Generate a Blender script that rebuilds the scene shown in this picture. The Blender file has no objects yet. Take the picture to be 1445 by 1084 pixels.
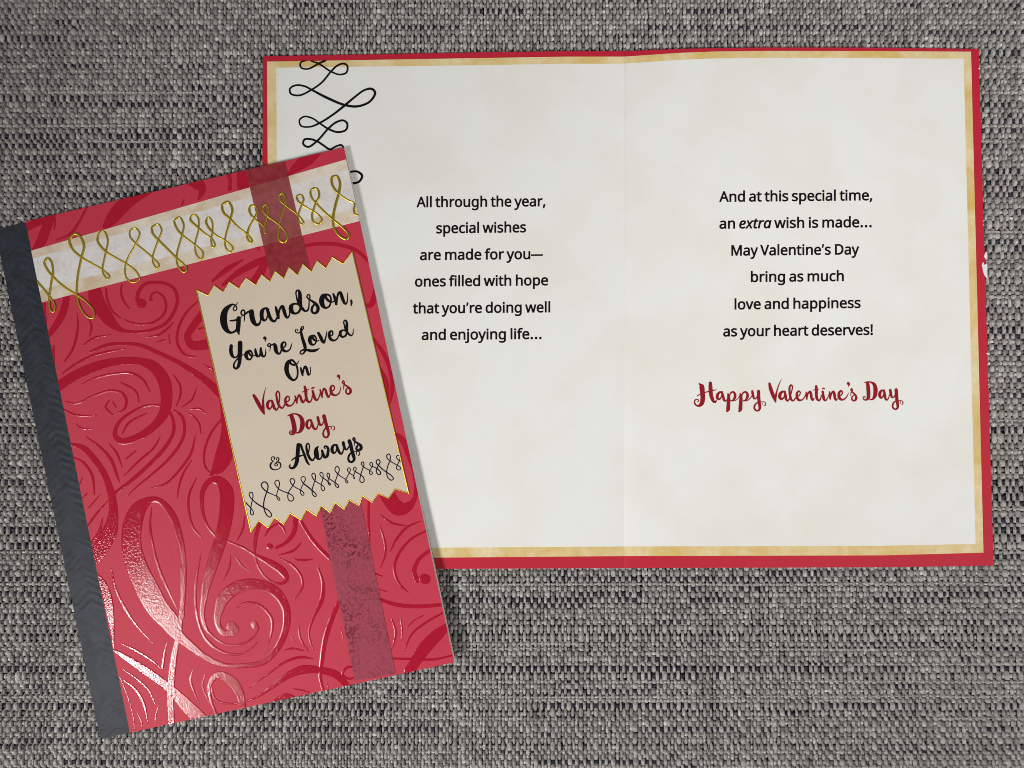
import bpy, bmesh, math, random
import numpy as np

# ------------------------------------------------------------------ scene, camera, world, lamps
scene = bpy.context.scene
COL = scene.collection
PX = 0.0002436            # metres of cloth per photograph pixel at the middle of the picture
FPX = 1043.0              # focal length in photograph pixels
HC = FPX * PX             # camera height over the cloth
TILT = math.radians(1.8)
CAM = np.array([0.0, -HC * math.tan(TILT), HC])

cd = bpy.data.cameras.new('camera')
cam = bpy.data.objects.new('camera', cd)
COL.objects.link(cam)
cam.location = CAM
cam.rotation_euler = (TILT, 0, 0)
cd.sensor_width = 36.0
cd.lens = 36.0 * FPX / 1445.0
cd.clip_start = 0.01
cd.clip_end = 50.0
scene.camera = cam

world = bpy.data.worlds.new('World')
scene.world = world
world.use_nodes = True
bg = world.node_tree.nodes['Background']
bg.inputs[0].default_value = (0.95, 0.98, 1.0, 1)
bg.inputs[1].default_value = 0.12

scene.view_settings.view_transform = 'Standard'
scene.view_settings.look = 'None'
scene.view_settings.exposure = 0.36
scene.view_settings.gamma = 1.0
scene.cycles.filter_width = 0.95


def lamp(name, loc, target, sx, sy, power, colour):
    d = bpy.data.lights.new(name, 'AREA')
    d.shape = 'RECTANGLE'
    d.size, d.size_y = sx, sy
    d.energy = power
    d.color = colour
    o = bpy.data.objects.new(name, d)
    COL.objects.link(o)
    o.location = loc
    from mathutils import Vector
    v = Vector(target) - Vector(loc)
    o.rotation_euler = v.to_track_quat('-Z', 'Y').to_euler()
    return o


key = lamp('window_light', (-0.515, -0.335, 0.56), (-0.07, -0.14, 0.0), 0.135, 0.17, 0.60, (1.0, 0.985, 0.96))
key.data.spread = math.radians(66)
sd = bpy.data.lights.new('room_light', 'SPOT')
sd.energy = 45.0
sd.color = (1.0, 0.975, 0.955)
sd.spot_size = math.radians(27)
sd.spot_blend = 1.0
sd.shadow_soft_size = 0.22
so = bpy.data.objects.new('room_light', sd)
COL.objects.link(so)
so.location = (0.62, -0.42, 0.80)
from mathutils import Vector
so.rotation_euler = (Vector((0.135, 0.075, 0.0)) - so.location).to_track_quat('-Z', 'Y').to_euler()


# ------------------------------------------------------------------ helpers
def P(px, py, z=0.0):
    """photograph pixel -> point of the place at height z (arrays allowed)"""
    px = np.asarray(px, float); py = np.asarray(py, float)
    x = (px - 722.5) / FPX
    y = -(py - 542.0) / FPX
    c, s = math.cos(TILT), math.sin(TILT)
    dx, dy, dz = x, y * c + s, y * s - c
    t = (z - CAM[2]) / dz
    return np.stack([CAM[0] + t * dx, CAM[1] + t * dy, np.broadcast_to(z, t.shape) * np.ones_like(t)], -1)


class Mat:
    def __init__(self, name):
        self.m = bpy.data.materials.new(name)
        self.m.use_nodes = True
        self.t = self.m.node_tree
        self.b = self.t.nodes['Principled BSDF']

    def n(self, kind, **kw):
        nd = self.t.nodes.new(kind)
        for k, v in kw.items():
            setattr(nd, k, v)
        return nd

    def put(self, node, key, v):
        s = node.inputs[key]
        if hasattr(v, 'is_output') or hasattr(v, 'links'):
            self.t.links.new(v, s)
        else:
            s.default_value = v
        return node

    def set(self, **kw):
        for k, v in kw.items():
            self.put(self.b, k.replace('_', ' '), v)
        return self

    def noise(self, vec, scale, detail=3.0, rough=0.55, dist=0.0):
        nd = self.n('ShaderNodeTexNoise')
        if vec is not None:
            self.put(nd, 'Vector', vec)
        nd.inputs['Scale'].default_value = scale
        nd.inputs['Detail'].default_value = detail
        nd.inputs['Roughness'].default_value = rough
        nd.inputs['Distortion'].default_value = dist
        return nd.outputs[0]

    def ramp(self, fac, stops):
        r = self.n('ShaderNodeValToRGB')
        self.put(r, 'Fac', fac)
        e = r.color_ramp.elements
        while len(e) < len(stops):
            e.new(0.5)
        for i, (p, c) in enumerate(stops):
            e[i].position = p
            e[i].color = (c, c, c, 1) if isinstance(c, (int, float)) else (*c, 1)
        return r.outputs[0]

    def mix(self, fac, a, b, blend='MIX'):
        m = self.n('ShaderNodeMix', data_type='RGBA', blend_type=blend)
        for key, v in ((0, fac), (6, a), (7, b)):
            if isinstance(v, tuple) and len(v) == 3:
                v = (*v, 1)
            self.put(m, key, v)
        return m.outputs[2]

    def math(self, op, a, b=0.0, c=0.0):
        m = self.n('ShaderNodeMath', operation=op)
        for i, v in enumerate((a, b, c)):
            self.put(m, i, v)
        return m.outputs[0]

    def bump(self, h, strength, dist):
        b = self.n('ShaderNodeBump')
        b.inputs['Strength'].default_value = strength
        b.inputs['Distance'].default_value = dist
        self.put(b, 'Height', h)
        self.put(self.b, 'Normal', b.outputs[0])

    def obj(self):
        return self.n('ShaderNodeTexCoord').outputs['Object']

    def uv(self):
        return self.n('ShaderNodeTexCoord').outputs['UV']


def link(name, verts, faces, mats, parent=None, smooth=False, uv=None, slots=None, colour=None):
    """one mesh object; verts are points of the place, turned to the parent's frame"""
    verts = np.asarray(verts, float)
    off = np.zeros(3)
    p = parent
    while p is not None:
        off += np.array(p.location)
        p = p.parent
    me = bpy.data.meshes.new(name)
    me.from_pydata((verts - off).tolist(), [], [tuple(int(i) for i in f) for f in faces])
    for m in mats:
        me.materials.append(m)
    if slots is not None:
        me.polygons.foreach_set('material_index', np.asarray(slots, 'i'))
    if smooth:
        me.polygons.foreach_set('use_smooth', np.ones(len(me.polygons), bool))
    if uv is not None:
        ul = me.uv_layers.new(name='UVMap')
        li = np.empty(len(me.loops), 'i')
        me.loops.foreach_get('vertex_index', li)
        ul.data.foreach_set('uv', np.asarray(uv, 'f')[li].ravel())
    me.validate(); me.update()
    o = bpy.data.objects.new(name, me)
    COL.objects.link(o)
    o.parent = parent
    return o


def thing(name, label, cat, loc):
    o = bpy.data.objects.new(name, None)
    o.empty_display_size = 0.02
    COL.objects.link(o)
    o.location = loc
    o['label'] = label
    o['category'] = cat
    return o


def along(poly, s):
    """points at shares s of the x-range of a polyline"""
    poly = np.asarray(poly, float)
    x = poly[0, 0] + s * (poly[-1, 0] - poly[0, 0])
    return np.stack([x, np.interp(x, poly[:, 0], poly[:, 1])], -1)


def slab(name, top, bottom, zf, off, thick, mats, parent, nx=40, ny=30, jitter=0.0, seed=1, fold=None):
    """sheet of paper between a top and a bottom edge given in photograph pixels; its upper face at zf + off"""
    rng = np.random.default_rng(seed)
    s = np.linspace(0, 1, nx + 1)
    a, b = along(top, s), along(bottom, s)
    if fold is not None:
        k = nx // 2
        for e in (a, b):
            poly = np.asarray(top if e is a else bottom, float)
            tt = 1 - (1 - np.linspace(0, 1, k + 1)) ** 1.9                  # stations crowd towards the crease
            x = np.concatenate([poly[0, 0] + (fold - poly[0, 0]) * tt, (poly[-1, 0] + (fold - poly[-1, 0]) * tt)[::-1][1:]])
            e[:, 0] = x; e[:, 1] = np.interp(x, poly[:, 0], poly[:, 1])
    g = np.array([a + (b - a) * v for v in np.linspace(0, 1, ny + 1)])      # ny+1, nx+1, 2
    if jitter:
        g[0, :, 1] += rng.normal(0, jitter, nx + 1); g[-1, :, 1] += rng.normal(0, jitter, nx + 1)
        g[:, 0, 0] += rng.normal(0, jitter, ny + 1); g[:, -1, 0] += rng.normal(0, jitter, ny + 1)
    q = g.reshape(-1, 2)
    z = zf(q[:, 0], q[:, 1]) + off
    vt = P(q[:, 0], q[:, 1], z)
    vb = vt.copy(); vb[:, 2] -= thick
    n = len(vt); W = nx + 1
    F, S = [], []
    for j in range(ny):
        for i in range(nx):
            k = j * W + i
            F.append((k, k + W, k + W + 1, k + 1)); S.append(0)
            F.append((n + k, n + k + 1, n + k + W + 1, n + k + W)); S.append(1)
    ring = [i for i in range(nx)] + [j * W + nx for j in range(ny)] + [ny * W + i for i in range(nx, 0, -1)] + [j * W for j in range(ny, 0, -1)]
    nt = len(ring)
    V = np.concatenate([vt, vb, vt[ring], vb[ring]])
    for k in range(nt):
        a_, b_ = 2 * n + k, 2 * n + (k + 1) % nt
        F.append((a_, b_, b_ + nt, a_ + nt)); S.append(1)
    uvg = np.stack(np.meshgrid(s, np.linspace(0, 1, ny + 1)), -1).reshape(-1, 2)
    uvs = np.concatenate([uvg, uvg, uvg[ring], uvg[ring]])
    o = link(name, V, F, mats, parent, uv=uvs, slots=S)
    sm = np.array([x == 0 for x in S])
    o.data.polygons.foreach_set('use_smooth', sm)
    return o


def strokes(text):
    """'@x0 y0 scale' sets the frame of the lines below it: one brush stroke a line, x,y,width ..."""
    out = []
    x0 = y0 = 0.0; sc = 1.0
    for ln in text.strip().splitlines():
        ln = ln.split('#')[0].strip()
        if not ln:
            continue
        if ln[0] == '@':
            x0, y0, sc = (float(v) for v in ln[1:].split())
            continue
        w = 10.0; pts = []
        for tok in ln.split():
            v = [float(q) for q in tok.split(',')]
            if len(v) > 2:
                w = v[2]
            pts.append((x0 + v[0] / sc, y0 + v[1] / sc, w / sc))
        out.append(np.array(pts))
    return out


def spline(p, step):
    if len(p) == 2:
        n = max(2, int(np.hypot(*(p[1] - p[0])[:2]) / step))
        return p[0] + (p[1] - p[0]) * np.linspace(0, 1, n + 1)[:, None]
    q = np.vstack([2 * p[0] - p[1], p, 2 * p[-1] - p[-2]])
    out = []
    for i in range(1, len(q) - 2):
        p0, p1, p2, p3 = q[i - 1:i + 3]
        t0 = 0.0
        d = [max(1e-6, np.hypot(*(b - a)[:2])) ** 0.5 for a, b in ((p0, p1), (p1, p2), (p2, p3))]
        t1, t2, t3 = d[0], d[0] + d[1], d[0] + d[1] + d[2]
        n = max(2, int(round(np.hypot(*(p2 - p1)[:2]) / step)))
        t = np.linspace(t1, t2, n, endpoint=False)[:, None]
        a1 = (t1 - t) / (t1 - t0) * p0 + (t - t0) / (t1 - t0) * p1
        a2 = (t2 - t) / (t2 - t1) * p1 + (t - t1) / (t2 - t1) * p2
        a3 = (t3 - t) / (t3 - t2) * p2 + (t - t2) / (t3 - t2) * p3
        b1 = (t2 - t) / (t2 - t0) * a1 + (t - t0) / (t2 - t0) * a2
        b2 = (t3 - t) / (t3 - t1) * a2 + (t - t1) / (t3 - t1) * a3
        out.append((t2 - t) / (t2 - t1) * b1 + (t - t1) / (t2 - t1) * b2)
    out.append(p[-1:][:])
    return np.vstack(out)


def ribbon(sts, zf, off, step=1.5, prof='flat', height=0.0, lift=2e-8, wobble=0.0, seed=3, bevel=1.3):
    """verts, faces of brush strokes laid on zf + off. prof: flat, foil (flat with bevelled rims) or wire (round)"""
    rng = np.random.default_rng(seed)
    V, F, base = [], [], 0
    zi = 0.0
    for st in sts:
        c = spline(st, step)
        c[:, 2] = np.maximum(c[:, 2], 0.35)
        if wobble:
            k = rng.normal(0, 1, len(c) + 4)
            k = np.convolve(k, np.ones(5) / 5, 'valid')
            c[:, 2] *= 1 + wobble * k
        d = np.gradient(c[:, :2], axis=0)
        d /= np.maximum(1e-9, np.hypot(d[:, 0], d[:, 1]))[:, None]
        # round the two ends
        ca, cb = [], []
        for a in (80, 55, 28):
            r = math.radians(a)
            ca.append((*(c[0, :2] - d[0] * c[0, 2] / 2 * math.sin(r)), c[0, 2] * math.cos(r)))
            cb.append((*(c[-1, :2] + d[-1] * c[-1, 2] / 2 * math.sin(r)), c[-1, 2] * math.cos(r)))
        c = np.vstack([ca, c, cb[::-1]])
        d = np.vstack([[d[0]] * 3, d, [d[-1]] * 3])
        nrm = np.stack([-d[:, 1], d[:, 0]], -1)
        m = len(c)
        if prof == 'flat':
            T = np.tile(np.array([-1.0, 1.0]), (m, 1)); Hh = np.zeros((m, 2))
        elif prof == 'foil':
            b = np.minimum(0.55, 2 * bevel / c[:, 2])
            one = np.ones(m)
            T = np.stack([-one, -one + b * .5, -one + b, -one + b * 1.4, one - b * 1.4, one - b, one - b * .5, one], -1)
            Hh = np.tile(np.array([0, .66, 1.0, 1.0, 1.0, 1.0, .66, 0]), (m, 1)) * height * np.clip(c[:, 2:3] / 3.0, 0.35, 1.0)
        else:
            T = np.tile(np.array([-1, -.8, -.4, 0, .4, .8, 1.0]), (m, 1))
            Hh = np.sqrt(np.maximum(0, 1 - T ** 2)) * height
        K = T.shape[1]
        xy = c[:, None, :2] + nrm[:, None, :] * T[:, :, None] * (c[:, 2] / 2)[:, None, None]
        zz = zi + lift * np.arange(m); zi = zz[-1]
        q = xy.reshape(-1, 2)
        z = zf(q[:, 0], q[:, 1]) + off + (Hh + zz[:, None]).ravel()
        V.append(P(q[:, 0], q[:, 1], z))
        for i in range(m - 1):
            for k in range(K - 1):
                a = base + i * K + k
                F.append((a, a + 1, a + K + 1, a + K))
        base += m * K
    return np.vstack(V), F


def clip(o, quad, parent_loc):
    """cut a mesh along the sides of a clockwise (in the picture) polygon of points of the place"""
    bm = bmesh.new(); bm.from_mesh(o.data)
    n = len(quad)
    for i in range(n):
        a, b = np.array(quad[i]) - parent_loc, np.array(quad[(i + 1) % n]) - parent_loc
        e = (b - a)[:2]
        out = (-e[1], e[0], 0.0)
        bmesh.ops.bisect_plane(bm, geom=bm.verts[:] + bm.edges[:] + bm.faces[:], plane_co=a.tolist(), plane_no=out, clear_outer=True, dist=1e-7)
    bm.to_mesh(o.data); bm.free()


GLYPHS = ''' =364
!=377|148,282 113,1000 263,1000 228,282|188,-20 170,-18 154,-14 139,-7 126,3 115,16 107,32 102,52 101,76 102,100 107,120 115,136 126,148 139,158 154,164 170,168 188,169 205,168 220,164 235,158 249,148 260,136 268,120 273,100 275,76 273,52 268,32 260,16 249,3 235,-7 220,-14 205,-18
,=375|57,-181 67,-140 77,-97 87,-52 97,-6 107,41 115,84 122,125 127,162 259,162 269,147 259,109 247,69 233,27 216,-16 199,-60 182,-102 165,-142 148,-181
.=375|186,-20 169,-18 154,-14 139,-7 126,3 115,16 107,32 102,52 101,76 102,100 107,120 115,136 126,148 139,158 154,164 169,168 186,169 204,168 220,164 235,158 249,148 260,136 268,120 273,100 275,76 273,52 268,32 260,16 249,3 235,-7 220,-14 204,-18
A=895|0,0 391,1004 504,1004 894,0 763,0 643,310 246,310 127,0|289,422 605,422 493,724 479,765 460,826 445,874 440,852 435,831 429,810 423,789 402,724
D=1022|136,0 136,1000 444,1000 517,996 585,986 648,968 706,944 758,913 804,875 843,830 877,779 903,722 922,658 933,587 937,510 928,391 902,288 859,200 799,128 723,72 634,32 531,8 415,0|262,108 398,108 575,133 702,207 779,332 804,506 798,599 779,679 748,746 705,799 651,840 586,869 511,886 426,892 262,892
M=1270|136,0 136,1000 322,1000 630,181 636,181 950,1000 1134,1000 1134,0 1010,0 1010,615 1010,651 1011,687 1012,723 1013,759 1020,875 1014,875 681,0 577,0 248,877 242,877 244,853 246,826 248,795 249,760 251,723 251,685 252,646 252,606 252,0
V=840|357,0 0,1000 132,1000 357,359 368,328 378,299 387,270 395,243 402,216 409,190 415,165 420,140 425,165 431,190 438,217 445,244 454,272 463,300 472,330 483,361 707,1000 840,1000 483,0
a=786|301,-14 252,-11 208,-1 167,16 132,40 102,71 81,109 69,155 64,209 70,262 86,308 114,348 153,382 203,409 265,429 339,442 424,448 552,452 552,497 549,541 542,577 529,606 511,627 489,643 462,655 431,662 396,664 367,663 339,659 311,654 284,646 258,637 233,628 208,617 185,606 147,699 173,712 201,724 231,734 263,744 297,753 332,759 367,762 403,763 468,760 523,748 569,729 606,703 635,669 656,625 668,573 672,511 672,0 583,0 559,106 553,106 528,78 503,53 477,32 450,15 421,3 386,-7 346,-12|329,85 375,89 416,99 454,115 487,138 515,168 535,205 546,249 550,300 550,367 440,363 375,358 321,349 278,335 246,318 222,296 205,271 195,241 192,207 194,178 202,153 214,132 230,115 251,102 274,93 300,87
b=861|475,-14 433,-12 395,-6 361,4 331,18 304,35 280,54 260,74 242,95 232,95 207,0 119,0 119,1064 242,1064 242,805 242,782 242,759 241,737 240,716 239,697 238,679 237,664 235,651 242,651 260,674 280,695 304,714 331,731 361,745 395,755 433,761 475,763 541,757 601,739 654,709 700,666 737,611 763,545 779,466 784,375 779,285 763,206 736,139 699,84 653,41 600,11 541,-8|457,88 504,93 545,107 579,130 607,162 629,204 644,253 654,311 657,377 644,501 606,590 543,643 454,661 399,657 353,644 316,622 289,592 268,553 254,505 245,447 242,380 242,374 245,309 254,252 268,203 288,162 315,130 353,107 400,93
c=672|420,-14 372,-11 326,-4 283,9 243,27 206,50 174,78 145,113 121,153 102,198 88,250 80,308 77,371 80,437 89,497 103,550 123,597 148,637 178,672 211,701 249,724 290,742 333,755 380,762 429,765 457,764 485,762 512,758 539,753 565,747 588,740 608,732 626,724 588,622 571,628 552,634 532,640 510,646 488,651 466,654 446,656 426,657 329,639 260,586 218,497 204,373 208,309 218,253 235,205 258,165 289,133 325,110 369,97 419,92 449,93 477,96 503,100 527,105 550,112 572,119 593,127 613,136 613,27 594,17 574,9 552,2 530,-4 506,-8 480,-11 451,-13
d=861|385,-14 319,-8 259,10 207,41 161,83 124,138 98,205 82,283 77,374 82,465 98,544 125,611 162,666 208,709 260,740 320,759 387,765 428,763 466,757 499,747 529,732 555,716 579,697 600,676 619,654 627,654 623,708 621,725 620,740 619,753 619,765 619,1064 742,1064 742,0 643,0 625,101 619,101 601,78 580,57 556,37 529,20 499,5 465,-6 427,-12|405,88 460,92 506,105 544,125 572,153 593,190 608,235 617,288 620,350 620,373 618,439 609,496 594,546 574,588 546,620 508,644 461,658 403,662 357,658 316,643 282,618 254,583 232,540 217,491 208,434 204,371 208,308 217,252 232,203 254,162 282,130 317,107 358,93
e=790|438,-14 387,-11 338,-3 292,10 250,29 211,54 177,84 148,119 123,159 103,204 88,255 80,310 77,370 80,429 87,484 100,535 118,581 141,623 168,659 199,691 235,717 274,738 316,753 361,762 409,765 456,762 499,754 539,741 575,723 608,700 636,672 661,640 681,604 698,565 709,522 716,475 718,426 718,352 204,352 210,292 222,239 242,195 270,158 304,128 344,108 391,95 444,91 479,92 511,94 542,99 571,104 599,112 627,121 656,131 685,143 685,35 656,23 628,13 600,5 571,-2 542,-7 510,-11 476,-13|207,450 590,450 587,495 579,536 565,572 546,604 520,630 489,649 451,660 408,664 366,660 329,650 296,632 268,607 245,576 227,539 215,497
f=482|153,0 153,655 21,655 21,713 153,755 153,798 157,866 169,923 189,971 217,1008 252,1036 294,1055 342,1067 396,1071 418,1071 439,1070 459,1067 478,1064 496,1060 513,1055 528,1051 542,1046 510,950 458,964 443,967 428,969 413,970 398,971 369,968 344,960 323,947 306,929 293,906 283,876 278,841 276,800 276,751 465,751 465,655 276,655 276,0
g=861|406,-336 327,-333 256,-324 192,-309 136,-289 136,-175 195,-201 261,-219 333,-230 413,-234 459,-230 499,-220 535,-202 565,-177 589,-146 607,-110 617,-69 620,-22 620,7 622,55 625,99 619,99 576,50 523,14 460,-7 387,-14 318,-8 257,12 204,44 159,88 123,144 98,211 82,287 77,374 82,459 98,535 123,601 159,659 204,705 256,738 317,758 385,765 421,763 456,758 488,749 519,737 548,721 574,701 598,678 620,651 627,651 644,751 742,751 742,-13 737,-88 722,-154 696,-209 660,-255 614,-290 556,-316 487,-331|405,87 458,91 503,102 540,121 570,148 593,183 609,227 619,281 622,345 622,374 619,446 609,506 592,556 569,595 538,624 500,644 455,657 402,661 358,656 319,642 285,619 256,586 234,545 217,495 208,438 204,373 208,307 217,250 233,201 256,160 284,128 318,105 359,91
h=866|119,0 119,1064 242,1064 242,752 242,725 241,698 238,672 235,647 244,647 264,674 287,697 313,717 342,734 374,747 407,756 442,761 478,763 542,759 598,747 645,727 683,698 713,661 735,613 748,556 752,489 752,0 630,0 630,480 620,559 588,616 536,650 462,661 404,657 356,643 318,621 289,590 269,551 254,504 245,450 242,388 242,0
i=361|182,875 167,877 154,880 141,886 130,895 121,906 114,919 111,935 109,954 111,973 114,989 121,1002 130,1013 141,1022 154,1027 167,1031 182,1032 196,1031 209,1027 221,1022 232,1013 241,1002 248,989 252,973 254,954 252,935 248,919 241,906 232,895 221,886 209,880 196,877|119,0 119,751 242,751 242,0
j=361|182,875 167,877 154,880 141,886 130,895 121,906 114,919 111,935 109,954 111,973 114,989 121,1002 130,1013 141,1022 154,1027 167,1031 182,1032 196,1031 209,1027 221,1022 232,1013 241,1002 248,989 252,973 254,954 252,935 248,919 241,906 232,895 221,886 209,880 196,877|31,-336 14,-336 -2,-335 -17,-333 -31,-331 -44,-329 -56,-326 -67,-323 -77,-319 -77,-220 -34,-230 -22,-232 -10,-233 2,-234 15,-234 37,-232 56,-228 74,-220 90,-209 103,-194 112,-174 117,-148 119,-116 119,751 242,751 242,-112 239,-162 230,-206 214,-244 192,-277 163,-303 126,-321 82,-332
l=361|119,0 119,1064 242,1064 242,0
m=1310|119,0 119,751 218,751 237,648 244,648 263,676 285,700 310,720 338,736 368,749 400,758 432,763 465,765 546,757 611,733 660,694 695,639 702,639 722,669 746,695 774,716 805,734 838,747 872,757 907,763 943,765 1002,761 1054,748 1098,728 1133,700 1161,662 1180,614 1192,557 1196,489 1196,0 1074,0 1074,483 1065,561 1036,617 988,650 922,661 871,657 828,645 793,626 765,598 745,563 730,521 721,471 718,415 718,0 597,0 597,483 587,561 558,617 510,650 443,661 390,657 347,644 312,622 286,591 267,552 253,506 245,451 242,389 242,0
n=866|119,0 119,751 218,751 237,648 244,648 264,676 287,700 314,720 345,736 377,749 411,758 445,763 480,765 544,761 598,748 645,728 683,700 713,662 735,614 748,557 752,489 752,0 630,0 630,480 620,559 588,616 536,650 462,661 405,657 357,644 319,622 290,591 269,552 254,506 245,451 242,389 242,0
o=847|422,-14 373,-11 328,-3 285,12 244,32 208,57 175,88 146,123 122,165 102,211 88,261 80,317 77,377 83,465 100,542 130,608 171,664 222,708 282,739 349,758 426,765 475,762 522,753 565,739 606,719 643,694 675,664 703,628 728,588 747,542 761,492 769,437 772,377 766,289 748,211 719,145 677,88 626,44 566,12 498,-8|424,88 477,93 523,108 561,132 591,166 614,208 631,258 641,314 644,377 641,440 631,495 614,544 591,585 561,619 522,642 477,656 423,661 369,656 324,642 286,619 256,585 234,544 217,495 208,440 204,377 208,314 218,258 234,208 257,166 287,132 325,108 371,93
p=861|119,-336 119,751 220,751 237,648 242,648 260,672 281,694 305,713 331,731 360,746 394,756 433,763 476,765 542,759 601,741 654,710 700,668 737,614 763,547 779,468 784,377 779,287 763,208 737,141 700,85 654,42 601,11 541,-8 475,-14 433,-12 395,-6 361,5 331,19 304,36 281,54 260,74 242,95 234,95 239,35 241,17 242,1 242,-14 242,-28 242,-336|457,88 489,91 519,98 546,110 569,126 590,147 608,171 623,198 635,229 645,263 651,299 656,337 657,378 654,439 644,494 629,542 607,584 579,618 544,642 502,656 454,661 401,657 356,645 320,625 292,597 271,560 256,515 246,462 242,401 242,377 245,311 254,254 268,205 288,163 315,130 353,107 400,93
r=578|119,0 119,751 220,751 234,613 239,613 259,643 281,671 306,696 333,720 363,739 396,754 431,762 469,765 515,763 557,756 542,643 502,650 461,653 433,651 405,645 379,635 353,621 329,604 308,583 289,560 272,533 259,503 250,471 244,437 242,401 242,0
s=671|308,-14 270,-13 235,-11 203,-7 173,-1 145,6 120,14 95,23 73,34 73,146 96,135 122,124 151,114 181,104 213,96 246,90 278,87 311,85 355,87 392,93 423,102 447,116 465,132 478,151 486,172 489,196 488,210 485,223 480,235 473,246 464,258 452,269 436,280 418,291 396,303 370,315 339,328 304,342 269,356 236,370 206,384 179,398 155,412 133,429 115,446 99,465 87,486 78,510 73,536 71,566 76,611 91,650 115,684 149,713 191,736 239,752 293,761 353,765 387,764 419,761 451,757 481,751 510,744 539,735 566,726 592,714 550,616 526,626 502,634 477,643 451,650 425,656 398,660 372,663 345,664 309,662 278,658 251,650 229,639 212,626 199,610 192,593 189,573 190,558 194,544 199,532 207,520 218,510 232,499 248,489 268,478 291,468 318,456 348,443 382,430 417,417 449,403 478,389 504,375 528,360 549,343 566,326 581,307 593,286 601,262 606,236 608,207 603,156 588,111 562,73 527,42 482,18 431,0 373,-11
t=506|349,-14 320,-13 292,-9 266,-3 240,6 217,18 195,34 176,54 160,77 146,105 137,138 131,176 129,218 129,655 22,655 22,714 130,763 179,923 252,923 252,751 469,751 469,655 252,655 252,221 254,189 260,162 271,138 285,120 303,105 323,95 345,89 370,87 384,87 398,88 413,90 427,92 441,94 454,97 465,99 475,102 475,8 464,4 451,-1 436,-4 419,-8 401,-10 383,-12 366,-14
u=866|384,-14 320,-10 265,2 218,23 179,51 149,89 128,136 115,193 111,259 111,751 235,751 235,268 246,189 277,133 329,99 402,88 460,93 508,106 546,128 575,158 596,197 611,244 620,298 623,360 623,751 746,751 746,0 646,0 627,99 622,99 602,72 578,48 551,29 521,13 488,1 454,-7 420,-12
v=711|284,0 0,751 132,751 291,308 315,239 338,167 342,151 346,136 349,122 352,109 357,109 373,168 379,186 384,204 391,222 397,241 420,308 580,751 711,751 426,0
w=1101|221,1 15,752 143,752 246,352 254,321 262,291 269,260 276,230 282,200 288,173 292,149 296,127 301,127 314,186 332,260 337,279 342,296 347,313 352,329 485,752 619,752 748,329 756,305 763,279 771,253 778,225 785,198 790,173 795,150 798,129 804,129 807,148 811,171 816,196 823,225 830,256 838,288 846,320 854,352 959,752 1085,752 877,1 732,1 604,424 595,453 587,481 579,509 572,537 552,623 546,623 543,606 539,586 534,563 528,537 521,509 514,481 505,452 496,423 361,1
y=714|118,-336 101,-336 86,-335 72,-334 59,-333 15,-325 15,-227 53,-232 64,-234 75,-235 86,-235 98,-235 129,-233 156,-226 180,-215 202,-199 220,-179 237,-157 252,-131 265,-102 304,-3 1,751 133,751 296,324 306,296 315,269 325,242 333,216 341,191 348,166 354,142 359,119 364,119 369,138 375,159 382,184 390,211 399,239 408,268 418,296 429,325 581,751 714,751 391,-104 370,-154 346,-199 319,-239 289,-273 255,-301 215,-320 169,-332
/e=699|339,-14 278,-9 224,5 177,29 138,62 107,104 85,152 72,207 67,269 69,314 74,358 82,402 93,446 108,489 125,530 145,569 168,606 194,640 222,671 253,698 286,721 322,740 360,754 400,762 443,765 493,762 536,753 573,739 603,718 627,693 643,663 653,629 657,590 654,554 645,520 631,487 611,457 585,428 553,402 514,380 469,361 417,345 358,334 292,327 218,325 195,325 193,298 192,273 195,233 202,197 216,165 234,138 258,116 287,101 321,91 361,88 388,89 413,92 438,97 462,104 487,112 512,122 538,133 566,146 566,41 539,29 513,19 487,10 461,1 435,-5 405,-10 373,-13|213,424 223,424 264,425 304,428 342,433 378,439 412,448 443,459 470,472 493,488 512,507 526,528 534,553 536,580 535,597 530,613 523,627 512,639 498,649 481,657 460,661 436,662 402,659 370,647 337,627 306,600 277,566 252,525 230,478
/x=676|-52,0 273,387 111,751 235,751 352,473 571,751 714,751 402,381 574,0 450,0 322,291 91,0
/t=465|259,-14 223,-12 189,-5 159,6 132,22 109,44 93,72 83,108 80,150 80,161 81,172 82,184 83,197 92,249 178,657 62,657 73,713 199,766 286,922 359,922 321,751 510,751 490,657 303,657 216,248 207,207 205,195 204,184 203,174 203,164 204,148 207,134 213,121 221,109 231,99 244,92 259,88 277,87 290,87 302,88 314,90 326,92 338,94 351,98 364,101 377,105 377,11 367,7 355,3 341,-1 325,-6 308,-9 291,-12 275,-13
/r=557|39,0 199,751 300,751 284,612 291,612 306,631 321,650 337,668 353,686 370,702 387,717 406,730 426,742 447,752 470,759 494,763 520,765 561,763 572,761 582,760 592,757 601,755 574,644 556,648 537,651 520,652 503,653 469,650 437,641 406,627 378,606 352,582 328,554 306,523 287,489 270,453 256,417 244,380 235,343 162,0
/a=796|270,-14 228,-10 189,2 154,23 124,51 99,87 81,131 71,183 67,242 69,294 74,345 83,394 95,442 110,488 127,531 148,571 171,609 197,643 224,673 255,700 287,723 322,741 358,754 396,762 436,765 471,762 503,755 531,743 556,725 578,705 596,683 612,660 625,634 632,634 676,751 770,751 611,0 513,0 531,139 525,139 500,109 473,81 444,55 413,32 380,12 345,-3 309,-11|311,88 337,91 362,98 387,110 412,126 437,147 460,171 482,198 502,228 521,261 538,297 552,334 564,373 570,392 574,412 577,430 579,447 581,464 582,481 582,496 583,511 580,543 574,571 562,597 546,619 526,637 504,651 477,658 448,661 421,659 396,652 371,642 347,627 325,608 304,586 284,561 266,533 250,502 235,469 223,435 212,398 204,360 198,320 194,280 193,239 195,204 201,173 211,147 224,126 241,110 261,98 284,91'''
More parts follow.
